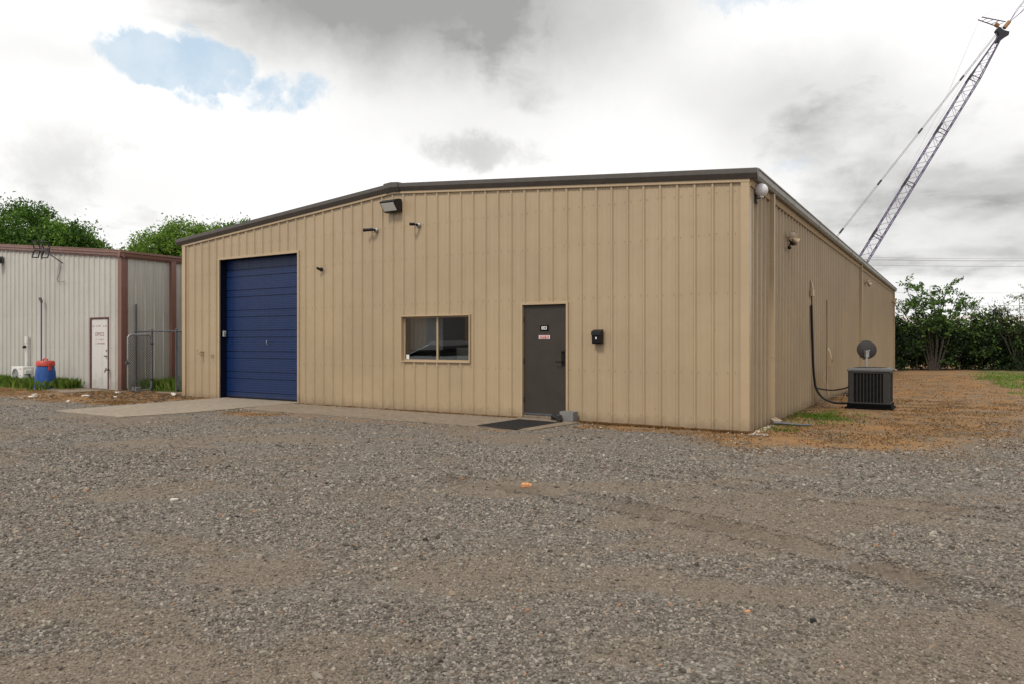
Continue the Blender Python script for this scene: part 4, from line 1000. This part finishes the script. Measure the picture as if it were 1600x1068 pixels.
def in_frame(u0, u1, v0, v1, dens=None):
    def f(n):
        u = rng.uniform(u0, u1, n); v = rng.uniform(v0, v1, n)
        X = OX+CA*u-SA*v; Y = OY+SA*u+CA*v; keep = np.ones(n, bool)
        if dens: keep = rng.random(n) < dens(u, v, X, Y)
        return np.column_stack([X[keep], Y[keep]])
    return f
P1 = np.vstack([scat(15000, in_frame(-31, -20.9, -.95, .36, lambda u, v, X, Y: sstep(-.95, -.3, v+.5*(fbm(u*2, v*2)-.5))*(~((u > -22.3) & (v < -.3))))),
                scat(1500, in_frame(-24, -21.0, -1.4, -.6, lambda u, v, X, Y: sstep(.5, .65, fbm(u*2, v*2))))])
blades('grass', P1, .33, M['grass'], 'tall green grass along the foot of the white building by the barrel', 'grass', .5, .008)
P2 = scat(9000, in_frame(-18.7, -15.2, .85, 3.2)); blades('grass', P2, .36, M['grass'], 'green grass behind the chain link fence between the buildings', 'grass', .5, .008)
def greenR(u, v, X, Y): return zones(X, Y)[1]*.8
P3 = scat(26000, in_frame(.05, 1.9, .2, 5.4, greenR)); blades('grass', P3, .05, M['grass'], 'small green weeds near the right wall in front of the air conditioner', 'grass', .9, .004)
P3b = scat(60000, in_frame(.5, 9, 9, 30, lambda u, v, X, Y: zones(X, Y)[1]*.35)); blades('grass', P3b, .07, M['grass'], 'thin green grass far back at the right side of the yard', 'grass', .8, .012)
def strawD(u, v, X, Y): return zones(X, Y)[0]*sstep(.3, .6, fbm(X*2.2, Y*2.2))
P4 = np.vstack([scat(80000, in_frame(-3.0, 7.0, -2.4, 9, lambda u, v, X, Y: strawD(u, v, X, Y)*(~((u < .05) & (v > -.02))))),
                scat(26000, in_frame(.05, 8, 9, 26, strawD)), scat(30000, in_frame(-24, -13.7, -3.6, .3, strawD)),
                scat(9000, in_frame(-15, -8.6, -2.9, -1.5, lambda u, v, X, Y: strawD(u, v, X, Y)*(v < -1.75)))])
blades('dry_grass', P4, .028, M['straw'], 'short orange brown dead grass beside the tan building', 'dry grass', 1.3, .003)
P5 = scat(26000, in_frame(-10.4, .1, -.26, -.035, lambda u, v, X, Y: (.15+.6*sstep(.4, .6, fbm(u*3, 0*u)))*(~((u > -4.3) & (u < -3.2)))))
blades('dry_grass', P5, .035, M['straw'], 'dead grass litter caught along the foot of the tan front wall', 'dry grass', 1.6, .004)

# ------------------------------------------------------------------ litter and rubble
def lump(name, X, Y, s, m, label, cat, group=None, seed=0, turn=0):
    rs = random.Random(seed); mb = MB(); bm = bmesh.new(); bmesh.ops.create_icosphere(bm, subdivisions=2, radius=1)
    vs = []
    for v in bm.verts:
        f = 1+rs.uniform(-.18, .18); c = [math.copysign(abs(q_)**.7, q_) for q_ in v.co]
        vs.append((c[0]*s[0]*f, c[1]*s[1]*f, (c[2]+.55)*s[2]*f))
    mb.add(vs, [tuple(v.index for v in f.verts) for f in bm.faces]); bm.free()
    z = float(height(np.array([X]), np.array([Y]))[0])
    return tag(mb.build(name, m, loc=(X, Y, z), rotz=turn), label, cat, group)
lump('brick_fragment', .14, 7.34, (.055, .035, .022), M['brick'], 'orange broken brick piece lying alone in the middle of the gravel', 'brick', seed=1, turn=.2)
lump('black_rock', 1.57, 3.75, (.018, .015, .015), M['dark_rock'], 'jet black lump on the gravel toward the bottom right', 'rock', seed=2)
lump('brick_fragment', 1.27, 3.88, (.018, .011, .008), M['brick'], 'flat orange chip on the gravel toward the bottom right', 'brick', seed=3, turn=.6)
lump('pale_rock', -3.11, 6.62, (.035, .022, .014), M['debris'], 'cream coloured flat rock on the gravel at left', 'rock', seed=4)
rsd = random.Random(21)
for i, (u_, v_, s_) in enumerate(((-17.2, -1.5, .10), (-16.3, -1.2, .07), (-15.9, -2.6, .08), (-18.1, -2.4, .12), (-19.1, -1.9, .07), (-17.6, -.4, .12))):
    X_, Y_, _ = F(u_, v_)
    lump('pale_rock', X_, Y_, (s_, s_*.6, s_*.28), M['debris'], ['palest broken slab piece on the brown verge by the apron', 'small white chunk on the brown verge nearest the fence', 'white scrap on the verge at the edge of the apron', 'wide pale slab piece on the verge below the office door', 'little pale scrap on the verge left of the others', 'grey white lump right under the open gate'][i], 'rock', 'pale rubble on the brown verge at left', seed=30+i, turn=rsd.uniform(0, 3))
e = at('wood_plank', -15.75, .35, .03, 'weathered plank lying by the fence against the tan building corner', 'plank', turn=R(25))
mb = MB(); mb.box((-.7, -.06, 0), (.55, .06, .035)); mb.build('board', M['wood'], e, bevel=.004)
e = at('wood_plank', -15.55, .0, .02, 'pale splintered board end beside the tan building corner', 'plank', turn=R(-30))
mb = MB(); mb.prism([(-.45, -.05), (.3, -.06), (.48, .0), (.28, .05), (-.42, .05)], 0, .03, ax='z'); mb.build('board', M['debris'], e, bevel=.004)
e = at('concrete_block', -17.85, .30, 0, 'small grey concrete chunk under the open gate', 'concrete block')
mb = MB(); mb.prism([(-.11, -.08), (.12, -.09), (.1, .09), (-.12, .08)], -.02, .14, ax='z'); mb.build('body', M['block'], e, bevel=.012)
# rubble at the corner and dark litter on the verge: uncountable crumbs
def crumbs(name, n, gen, smin, smax, m, label):
    mb = MB()
    for i in range(n):
        u_, v_ = gen(); X_, Y_, _ = F(u_, v_); s = rsd.uniform(smin, smax); z = float(height(np.array([X_]), np.array([Y_]))[0])
        vs = [(X_+s*math.cos(a)*rsd.uniform(.5, 1.2), Y_+s*math.sin(a)*rsd.uniform(.5, 1.2), z+(s*.35 if k_ >= 5 else -.003)) for k_ in range(10) for a in [(k_ % 5)*1.2566]]
        mb.add(vs, [(5, 6, 7, 8, 9)] + [(j, (j+1) % 5, 5+(j+1) % 5, 5+j) for j in range(5)])
    return tag(mb.build(name, m), label, 'rubble', kind='stuff')
crumbs('rubble', 90, lambda: (rsd.gauss(.05, .17), -.12-abs(rsd.gauss(0, .08))+.9*max(0, 0)) if rsd.random() < .5 else (.07+abs(rsd.gauss(0, .06)), rsd.uniform(-.1, 1.2)), .008, .03, M['debris'], 'pale crumbs of rubble at the front right corner of the tan building')
crumbs('dark_litter', 420, lambda: (rsd.uniform(-19, -13.7), rsd.gauss(-.7, .8)), .015, .055, speckled('dark_soil_clods', (.07, .05, .036), .4, 20), 'dark clods and bark litter on the verge in front of the fence')
crumbs('wall_litter', 260, lambda: (.06+abs(rsd.gauss(0, .07)), rsd.uniform(1.2, 12)), .008, .03, speckled('brown_soil_clods', (.10, .065, .042), .4, 20), 'brown soil crumbs along the foot of the right-hand wall')

# ------------------------------------------------------------------ far things: building behind the hedge, power lines, crane
fb = empty('distant_shed', (36, 58, 0), 0, 'long low grey shed with pale roof behind the hedge', 'building')
mb = MB(); mb.box((-16, 0, 0), (18, 10, 2.62)); mb.build('wall', M['far_wall'], fb)
mb = MB()
for i in range(113):
    mb.box((-16+i*.3, -.03, 0), (-16+i*.3+.05, -.001, 2.6))
mb.build('wall_rib', M['far_wall'], fb)
mb = MB(); mb.prism([(-.5, 2.58), (5, 3.65), (10.5, 2.58), (10.5, 2.68), (5, 3.75), (-.5, 2.68)], -16.4, 18.4, ax='x'); mb.build('roof', M['far_roof'], fb)
def px(x, y, dpt): return ((x-800)/1124*dpt, dpt, 1.45+(535-y)/1124*dpt)
PD = 92.
poles = [(35., PD), (98., PD)]
for i, (X_, Y_) in enumerate(poles):
    e = empty('utility_pole', (X_, Y_, 0), 0, ['utility pole standing behind the tan building', 'utility pole beyond the right edge of the yard'][i], 'utility pole', 'utility poles behind the yard')
    mb = MB(); mb.tube([(0, .15, -.3), (0, .15, 13.2)], [.17, .11], 10); mb.build('pole', M['wood'], e, smooth=True)
    mb = MB(); mb.box((-.06, -1.1, 12.35), (.06, 1.1, 12.47)); mb.build('crossarm', M['wood'], e)
for j, (z, dy) in enumerate(((12.45, -.95), (12.25, .0), (12.45, .95), (11.6, .1), (8.0, .1), (6.4, .1))):
    P = []
    for k_ in range(25):
        t = k_/24; P.append((poles[0][0]+(poles[1][0]-poles[0][0])*t, PD+dy, z - (.55 if j < 4 else .35)*4*t*(1-t) + .25*t))
    mb = MB(); mb.tube(P, (.022, .022, .022, .026, .017, .022)[j], 5)
    tag(mb.build('power_line', M['wire']), ['topmost nearest power line crossing the sky at right', 'second power line in the upper bundle at right', 'back power line in the upper bundle at right', 'power line just beneath the upper bundle', 'thin cable above the saplings at right', 'lowest cable passing behind the saplings'][j], 'power line', 'power lines crossing behind the yard')

cr = empty('crawler_crane', (50., 120., 0), 0, 'tall lattice boom crane rising behind the tan building', 'crane')
c0 = Vector((50, 120, 0))
tip = Vector(px(1561, 60, 120))-c0; foot = Vector((.6, 0, 2.2))
ax_ = (tip-foot).normalized(); side = Vector((ax_.z, 0, -ax_.x)).normalized(); dep = ax_.cross(side)
vd = (c0+foot.lerp(tip, .6)-Vector((0, 0, 1.45))).normalized(); dep = (vd-ax_*vd.dot(ax_)).normalized(); side2 = ax_.cross(dep); side2 = side2 if side2.x > 0 else -side2
th = R(9); e1 = side2*math.cos(th)+dep*math.sin(th); e2 = -side2*math.sin(th)+dep*math.cos(th)
Ltot = (tip-foot).length; HWb = .74
def bw(s):
    if s < 6: return .15+HWb*s/6*.82
    if s > Ltot-7.9: return .28+(HWb-.28)*max(0, (Ltot-s)/7.9)
    return HWb
def bp(s, a, b): return foot+ax_*s+e1*(a*bw(s))+e2*(b*bw(s)*.9)
mb = MB(); lc = MB(); S = [Ltot, Ltot-7.9]
while S[-1] > 12: S.append(S[-1]-10.3)
S = [0] + S[::-1]
for a in (-1, 1):
    for b in (-1, 1):
        mb.tube([bp(s, a, b) for s in S], .085, 6)
s = .8; kk_ = 0
while s < Ltot-1:
    st_ = 1.5 if s < Ltot-7.9 else 1.1
    f = 1 if kk_ % 2 else -1
    lc.tube([bp(s, -f, -1), bp(s+st_, f, -1)], .036, 4, cap=False); lc.tube([bp(s, f, 1), bp(s+st_, -f, 1)], .036, 4, cap=False)
    lc.tube([bp(s, -1, -f), bp(s+st_, -1, f)], .036, 4, cap=False); lc.tube([bp(s, 1, f), bp(s+st_, 1, -f)], .036, 4, cap=False)
    if kk_ % 2: lc.tube([bp(s, -1, -1), bp(s, 1, -1)], .03, 4, cap=False)
    s += st_; kk_ += 1
mb.build('boom', M['crane_steel'], cr); lc.build('boom_lacing', M['crane_lace'], cr)
for s in S[1:-1]:
    mb = MB()
    for a, b in ((-1, -1), (-1, 1)): mb.tube([bp(s-.9, a, b), bp(s+.9, a, b)], .13, 8)
    for a, b, c_, d in ((-1, -1, 1, -1), (-1, 1, 1, 1), (-1, -1, -1, 1)): mb.tube([bp(s, a, b), bp(s, c_, d)], .07, 5)
    mb.build('section_joint', M['crane_dark'], cr)
hp = tip+ax_*.6
mb = MB(); mb.prism([(-.2, -1.7), (.2, -1.7), (.7, -.3), (1.15, .5), (.9, 1.2), (-.1, .9), (-1.3, .9), (-1.35, .1), (-.5, -.3)], -.45, .45, ax='y')
q3 = Matrix((side, Vector((0, 1, 0)), ax_)).transposed()
mb.v = [tuple(q3 @ Vector(v)*.85 + hp) for v in mb.v]; mb.build('boom_head', M['crane_dark'], cr)
def wpt(x, y): return Vector(px(x, y, 120))-c0
mb = MB(); st_tip = wpt(1531, 29); base_ = wpt(1568, 42)
mb.tube([st_tip+Vector((0, .5, 0)), base_+Vector((0, .5, 0))], .09, 5); mb.tube([st_tip-Vector((0, .5, 0)), base_-Vector((0, .5, -.6))], .09, 5)
for t in (.15, .35, .55, .75): mb.tube([st_tip.lerp(base_, t)+Vector((0, .5, 0)), st_tip.lerp(base_, t+.15)-Vector((0, .5, -.3))], .05, 4)
mb.build('jib_strut', M['crane_steel'], cr)
mb = MB(); mb.tube([wpt(1555, 38), wpt(1560, 41)], .35, 8); mb.tube([wpt(1569, 44), wpt(1577, 34)], .32, 8); mb.build('sheave', M['crane_orange'], cr)
mb = MB(); j0, j1 = wpt(1576, 36), wpt(1660, -60); jd = (j1-j0).normalized(); js = Vector((jd.z, 0, -jd.x))
for a in (-1, 1):
    for b in (-1, 1): mb.tube([j0, j0+jd*3+js*a*.42+Vector((0, b*.35, 0)), j1+js*a*.42+Vector((0, b*.35, 0))], .05, 5)
Lj = (j1-j0).length; s = 3; f = 1
while s < Lj-1:
    mb.tube([j0+jd*s-js*f*.42+Vector((0, -.35, 0)), j0+jd*(s+.9)+js*f*.42+Vector((0, -.35, 0))], .03, 4, cap=False); s += .9; f = -f
mb.build('jib', M['crane_lace'], cr)
mb = MB()
for a, b, r_ in (((1268, 400+20), (1507, 117), .065), ((1507, 117), (1562, 47), .065), ((1531, 29), (1484, 140), .03), ((1531, 29), (1600, -12), .025), ((1484, 140), (1402, 300), .02), ((1508, 115), (1566, 40), .03), ((1545, 60), (1395, 310), .022), ((1531, 60), (1620, -30), .018)):
    for dy in ((-.12, .12) if r_ > .06 else (0,)): mb.tube([wpt(*a)+Vector((dy, 0, 0)), wpt(*b)+Vector((dy, 0, 0))], r_*.8, 5)
mb.build('cable', M['crane_cable'], cr)
mb = MB()
for x_, y_ in ((1372, 283.5), (1436, 203), (1311, 358), (1503, 122)):
    d = (wpt(1507, 117)-wpt(1268, 420)).normalized(); p = wpt(x_, y_)
    # sit on the pendant line
    A0 = wpt(1268, 420); p = A0 + d*((p-A0).dot(d)); mb.tube([p-d*.5, p+d*.5], .17, 6)
mb.build('pendant_link', M['crane_dark'], cr)
# body and crawlers at the foot of the boom
mb = MB(); mb.box((-6.2, -1.6, 1.5), (1.2, 1.6, 3.6)); mb.box((-7.4, -1.9, 1.4), (-5.6, 1.9, 3.9)); mb.build('machinery_house', M['crane_orange'], cr, bevel=.1)
mb = MB(); mb.box((-.2, -2.7, 1.6), (1.9, -1.65, 3.7)); mb.build('cab', M['crane_dark'], cr, bevel=.1)
for y_ in (-2.3, 2.3):
    mb = MB(); mb.prism([(-4.2, .55), (-3.8, .05), (3.4, .05), (3.8, .55), (3.4, 1.1), (-3.8, 1.1)], y_-.45, y_+.45, ax='y'); mb.build('crawler_track', M['crane_dark'], cr, bevel=.08)
mb = MB(); mb.box((-1.5, -1.9, .5), (1.5, 1.9, 1.5)); mb.build('undercarriage', M['crane_dark'], cr)
mb = MB(); mb.tube([(-2, .8, 3.5), (-8.5, .8, 11.5)], .12, 6); mb.tube([(-2, -.8, 3.5), (-8.5, -.8, 11.5)], .12, 6); mb.tube([(-8.5, -.8, 11.5), (-8.5, .8, 11.5)], .12, 6)
mb.tube([(-8.5, 0, 11.5), wpt(1268, 420)], .06, 5); mb.tube([(-8.5, .7, 11.5), (-6.2, .7, 3.6)], .07, 5); mb.build('mast', M['crane_steel'], cr)

# ------------------------------------------------------------------ what the office window mirrors: a parked car and a tan shed out to the left
mc = empty('parked_car', (-12.6, 10.9, 0), R(107), 'light silver parked car mirrored in the office window', 'car')
car_paint = mat('silver_car_paint', (.42, .43, .44), .28, .3); car_glass = mat('dark_car_glass', (.01, .012, .014), .08)
def loft(mb, secs, mi=0):
    n_ = len(secs[0]); vs = [p for q_ in secs for p in q_]
    mb.add(vs, [(i*n_+j, i*n_+(j+1) % n_, (i+1)*n_+(j+1) % n_, (i+1)*n_+j) for i in range(len(secs)-1) for j in range(n_)] + [tuple(range(n_))[::-1], tuple((len(secs)-1)*n_+j for j in range(n_))], mi)
def csec(x_, w_, zb, zt): return [(x_, -w_*.92, zb), (x_, -w_, zb+.12), (x_, -w_, zt-.14), (x_, -w_*.93, zt-.02), (x_, -w_*.5, zt+.02), (x_, w_*.5, zt+.02), (x_, w_*.93, zt-.02), (x_, w_, zt-.14), (x_, w_, zb+.12), (x_, w_*.92, zb)]
mb = MB(); loft(mb, [csec(-2.3, .68, .38, .72), csec(-2.2, .82, .28, .9), (csec(-1.6, .89, .24, .98)), csec(-.9, .9, .24, 1.0), csec(.9, .9, .24, .99), csec(1.6, .88, .24, .92), csec(2.15, .8, .28, .78), csec(2.32, .62, .36, .62)]); mb.build('body', car_paint, mc, smooth=True)
mb = MB(); loft(mb, [csec(-1.95, .72, .9, 1.02), csec(-1.5, .72, .9, 1.36), csec(-.7, .70, .9, 1.47), csec(.2, .70, .9, 1.45), csec(.6, .71, .9, 1.34), csec(1.25, .76, .9, 1.02)]); mb.build('cabin', car_glass, mc, smooth=True)
mb = MB(); loft(mb, [csec(-1.45, .66, 1.2, 1.385), csec(-.7, .68, 1.4, 1.49), csec(.2, .68, 1.4, 1.47), csec(.5, .64, 1.3, 1.385)]); mb.build('roof', car_paint, mc, smooth=True)
for x_ in (-1.4, 1.42):
    for y_ in (-.82, .82):
        mb = MB(); mb.lathe([(.2, -.11), (.31, -.11), (.33, -.08), (.33, .08), (.31, .11), (.2, .11)], 28, base=(x_, y_, .33), axis=(0, 1, 0)); wh = mb.build('wheel', M['rubber'], mc, smooth=True)
        mb = MB(); mb.lathe([(.05, -.118), (.19, -.112), (.2, -.09), (.2, .09), (.19, .112), (.05, .118)], 20, base=(x_, y_, .33), axis=(0, 1, 0)); mb.build('rim', M['grey_metal'], wh, smooth=True)
for y_ in (-.58, .58):
    mb = MB(); mb.lathe([(.09, 0), (.08, .05), (.001, .07)], 14, base=(2.17, y_, .66), axis=(1, 0, 0)); mb.build('headlight', M['lens'], mc, smooth=True)
ms = empty('storage_shed', (-27, 5.5, 0), R(-112), 'tan ribbed shed out to the left mirrored in the office window', 'building')
panel_wall('wall', 14., lambda d: 3.6, [(5, 8, 0, 3.0)], M['tan'], lambda d, o, z: (7-d, o, z), ms, ())
mb = MB(); mb.box((-7, -5.9, 0), (7, -.01, 3.55)); mb.build('inner_wall', M['interior'], ms)
mb = MB(); mb.prism([(.2, 3.6), (-3, 4.4), (-6.2, 3.6)], -7.1, 7.1, ax='x'); mb.build('roof', M['roof'], ms)
tree('leafy_tree', -22.5, 13.5, [(0, 0, 3.4, 2.6, 2.6, 2.0), (1.6, 1, 2.6, 1.6, 1.6, 1.4)], 160, 30, .3, .14, M['leaf'], 'round tree out to the left beside the storage shed', None, .2, 2.4, seed=3)

# ------------------------------------------------------------------ sky, sun, camera
SUN_EL, SUN_DIR = 52., Vector((-.53, -.85, 0)).normalized()     # towards the sun, horizontally
w = bpy.data.worlds.new('World'); sc.world = w; w.use_nodes = True
n = N(w.node_tree); bg = w.node_tree.nodes['Background']; bg.inputs['Strength'].default_value = .1
sky = n.new('ShaderNodeTexSky', sky_type='NISHITA'); sky.sun_disc = False; sky.sun_elevation = R(SUN_EL)
sky.sun_rotation = math.atan2(SUN_DIR.x, SUN_DIR.y)
D_ = n.new('ShaderNodeTexCoord').outputs['Generated']
wrp = n.noise(D_, 5.5, 6, .62).outputs['Color']
wv = n.vmath('MULTIPLY', n.vmath('SUBTRACT', wrp, (.5, .5, .5)), (.13, .13, .10))
wrp2 = n.noise(D_, 22, 6, .7).outputs['Color']
wv2 = n.vmath('MULTIPLY', n.vmath('SUBTRACT', wrp2, (.5, .5, .5)), (.085, .085, .06))
Dw = n.vmath('ADD', D_, wv); Dww = n.vmath('ADD', Dw, wv2)
def blob(x, y, rx, ry, soft=.5, fine=False):
    d = Vector(((x-800)/1124, 1, (535-y)/1124)); L = d.length; d.normalize()
    v = n.vmath('SUBTRACT', Dww if fine else Dw, tuple(d))
    v = n.vmath('MULTIPLY', v, (1124*L/rx, 700/rx, 1124*L/ry))
    return n.maprange(n.vmath('LENGTH', v), 1+soft, 1-soft, 0, 1)
def ragged(b, nz):
    return n.maprange(n.math('ADD', b, n.math('MULTIPLY', n.math('SUBTRACT', nz, .5), 1.7)), .40, .80)
def mx(*a):
    r = a[0]
    for b in a[1:]: r = n.math('MAXIMUM', r, b)
    return r
sep = n.new('ShaderNodeSeparateXYZ'); n.link(D_, sep.inputs[0])
proj = n.new('ShaderNodeCombineXYZ'); zz_ = n.math('ADD', n.math('ABSOLUTE', sep.outputs[2]), .22)
n.link(n.math('DIVIDE', sep.outputs[0], zz_), proj.inputs[0]); n.link(n.math('DIVIDE', sep.outputs[1], zz_), proj.inputs[1])
f1 = n.noise(proj.outputs[0], 1.7, 7, .55, .4).outputs[0]; f2 = n.noise(Dw, 7, 7, .6).outputs[0]
WHITE, GREY = 12.8, 5.2
tone = n.maprange(f1, .5, .78, 0, .24)
f3 = n.noise(proj.outputs[0], 4.5, 8, .6, .6).outputs[0]
tone = n.math('ADD', tone, n.math('MULTIPLY', n.maprange(f2, .48, .74), .2)); tone = n.math('ADD', tone, n.math('MULTIPLY', n.maprange(f3, .5, .74), .2))
dark = [(blob(750, -20, 300, 140, .97), .82), (blob(480, -45, 210, 105, .95), .62), (blob(1240, 175, 170, 70, .95), .42), (blob(1500, 300, 240, 110, .9), .32), (blob(1430, 390, 300, 60, .9), .15),
        (blob(1260, 110, 160, 50, .9), .12), (blob(745, 228, 70, 26, .6, True), .38), (blob(105, 265, 55, 60, .8, True), .28), (blob(60, 95, 90, 30, .8), .22), (blob(620, 225, 260, 40, .9), .14), (blob(200, 300, 160, 50, .9), .2), (blob(930, 70, 100, 70, .9), .1)]
bright = [(blob(300, 210, 420, 100, .8), .4), (blob(1080, 60, 160, 100, .9), .4), (blob(1000, 250, 260, 60, .9), .4), (blob(1450, 40, 200, 90, .9), .35), (blob(420, 90, 60, 70, .8), .5)]
f4 = n.noise(proj.outputs[0], 2.2, 7, .52, .15).outputs[0]
tone = n.math('ADD', tone, n.math('MULTIPLY', n.math('MULTIPLY', n.maprange(f4, .38, .68), mx(blob(1420, 260, 420, 260, .8), n.math('MULTIPLY', blob(120, 280, 260, 110, .8), .7), n.math('MULTIPLY', blob(760, 235, 240, 60, .9), .5))), .42))
for b, a in bright: tone = n.math('SUBTRACT', tone, n.math('MULTIPLY', b, a))
tone = n.math('MAXIMUM', tone, 0)
for b, a in dark: tone = n.math('ADD', tone, n.math('MULTIPLY', b, n.math('ADD', a*.75, n.math('MULTIPLY', f2, a*.5))))
tone = n.math('MINIMUM', tone, 1)
cloud = n.mix(tone, (WHITE, WHITE*.995, WHITE*.985), (GREY*.84, GREY*.84, GREY*.83))
nz = n.noise(D_, 16, 9, .62, .3).outputs[0]
hole = mx(ragged(mx(blob(262, 108, 112, 42, .42), blob(335, 92, 62, 46, .45), n.math('MULTIPLY', blob(440, 155, 80, 40, .6), .62), n.math('MULTIPLY', blob(310, 158, 60, 22, .6), .6)), nz),
          n.math('MULTIPLY', blob(1185, -5, 60, 18, .6, True), .6), n.math('MULTIPLY', blob(1238, 253, 30, 8, .6, True), .3))
hole = n.math('MULTIPLY', hole, n.maprange(n.noise(D_, 9, 6, .6).outputs[0], .35, .6, .72, 1))
blue = n.mix(.8, n.mix(1., sky.outputs[0], (1.25, 1.25, 1.25), 'MULTIPLY'), (7.4, 9.2, 10.7))
n.link(n.mix(hole, cloud, blue), bg.inputs['Color'])

sl = bpy.data.lights.new('sun', 'SUN'); sl.energy = 2.6; sl.angle = R(10); sl.color = (1, .95, .88)
so = bpy.data.objects.new('sun', sl); C.objects.link(so)
sd = Vector((SUN_DIR.x*math.cos(R(SUN_EL)), SUN_DIR.y*math.cos(R(SUN_EL)), math.sin(R(SUN_EL))))
so.rotation_euler = sd.to_track_quat('Z', 'Y').to_euler()
cam = bpy.data.cameras.new('camera'); cam.lens = 36*1124/1600; cam.sensor_width = 36; cam.clip_end = 2000; cam.shift_y = .0007
co_ = bpy.data.objects.new('camera', cam); C.objects.link(co_); co_.location = (0, 0, 1.45); co_.rotation_euler = (R(90), 0, 0); sc.camera = co_
sc.view_settings.view_transform = 'Standard'; sc.view_settings.look = 'None'; sc.view_settings.gamma = 1; sc.view_settings.exposure = -.17
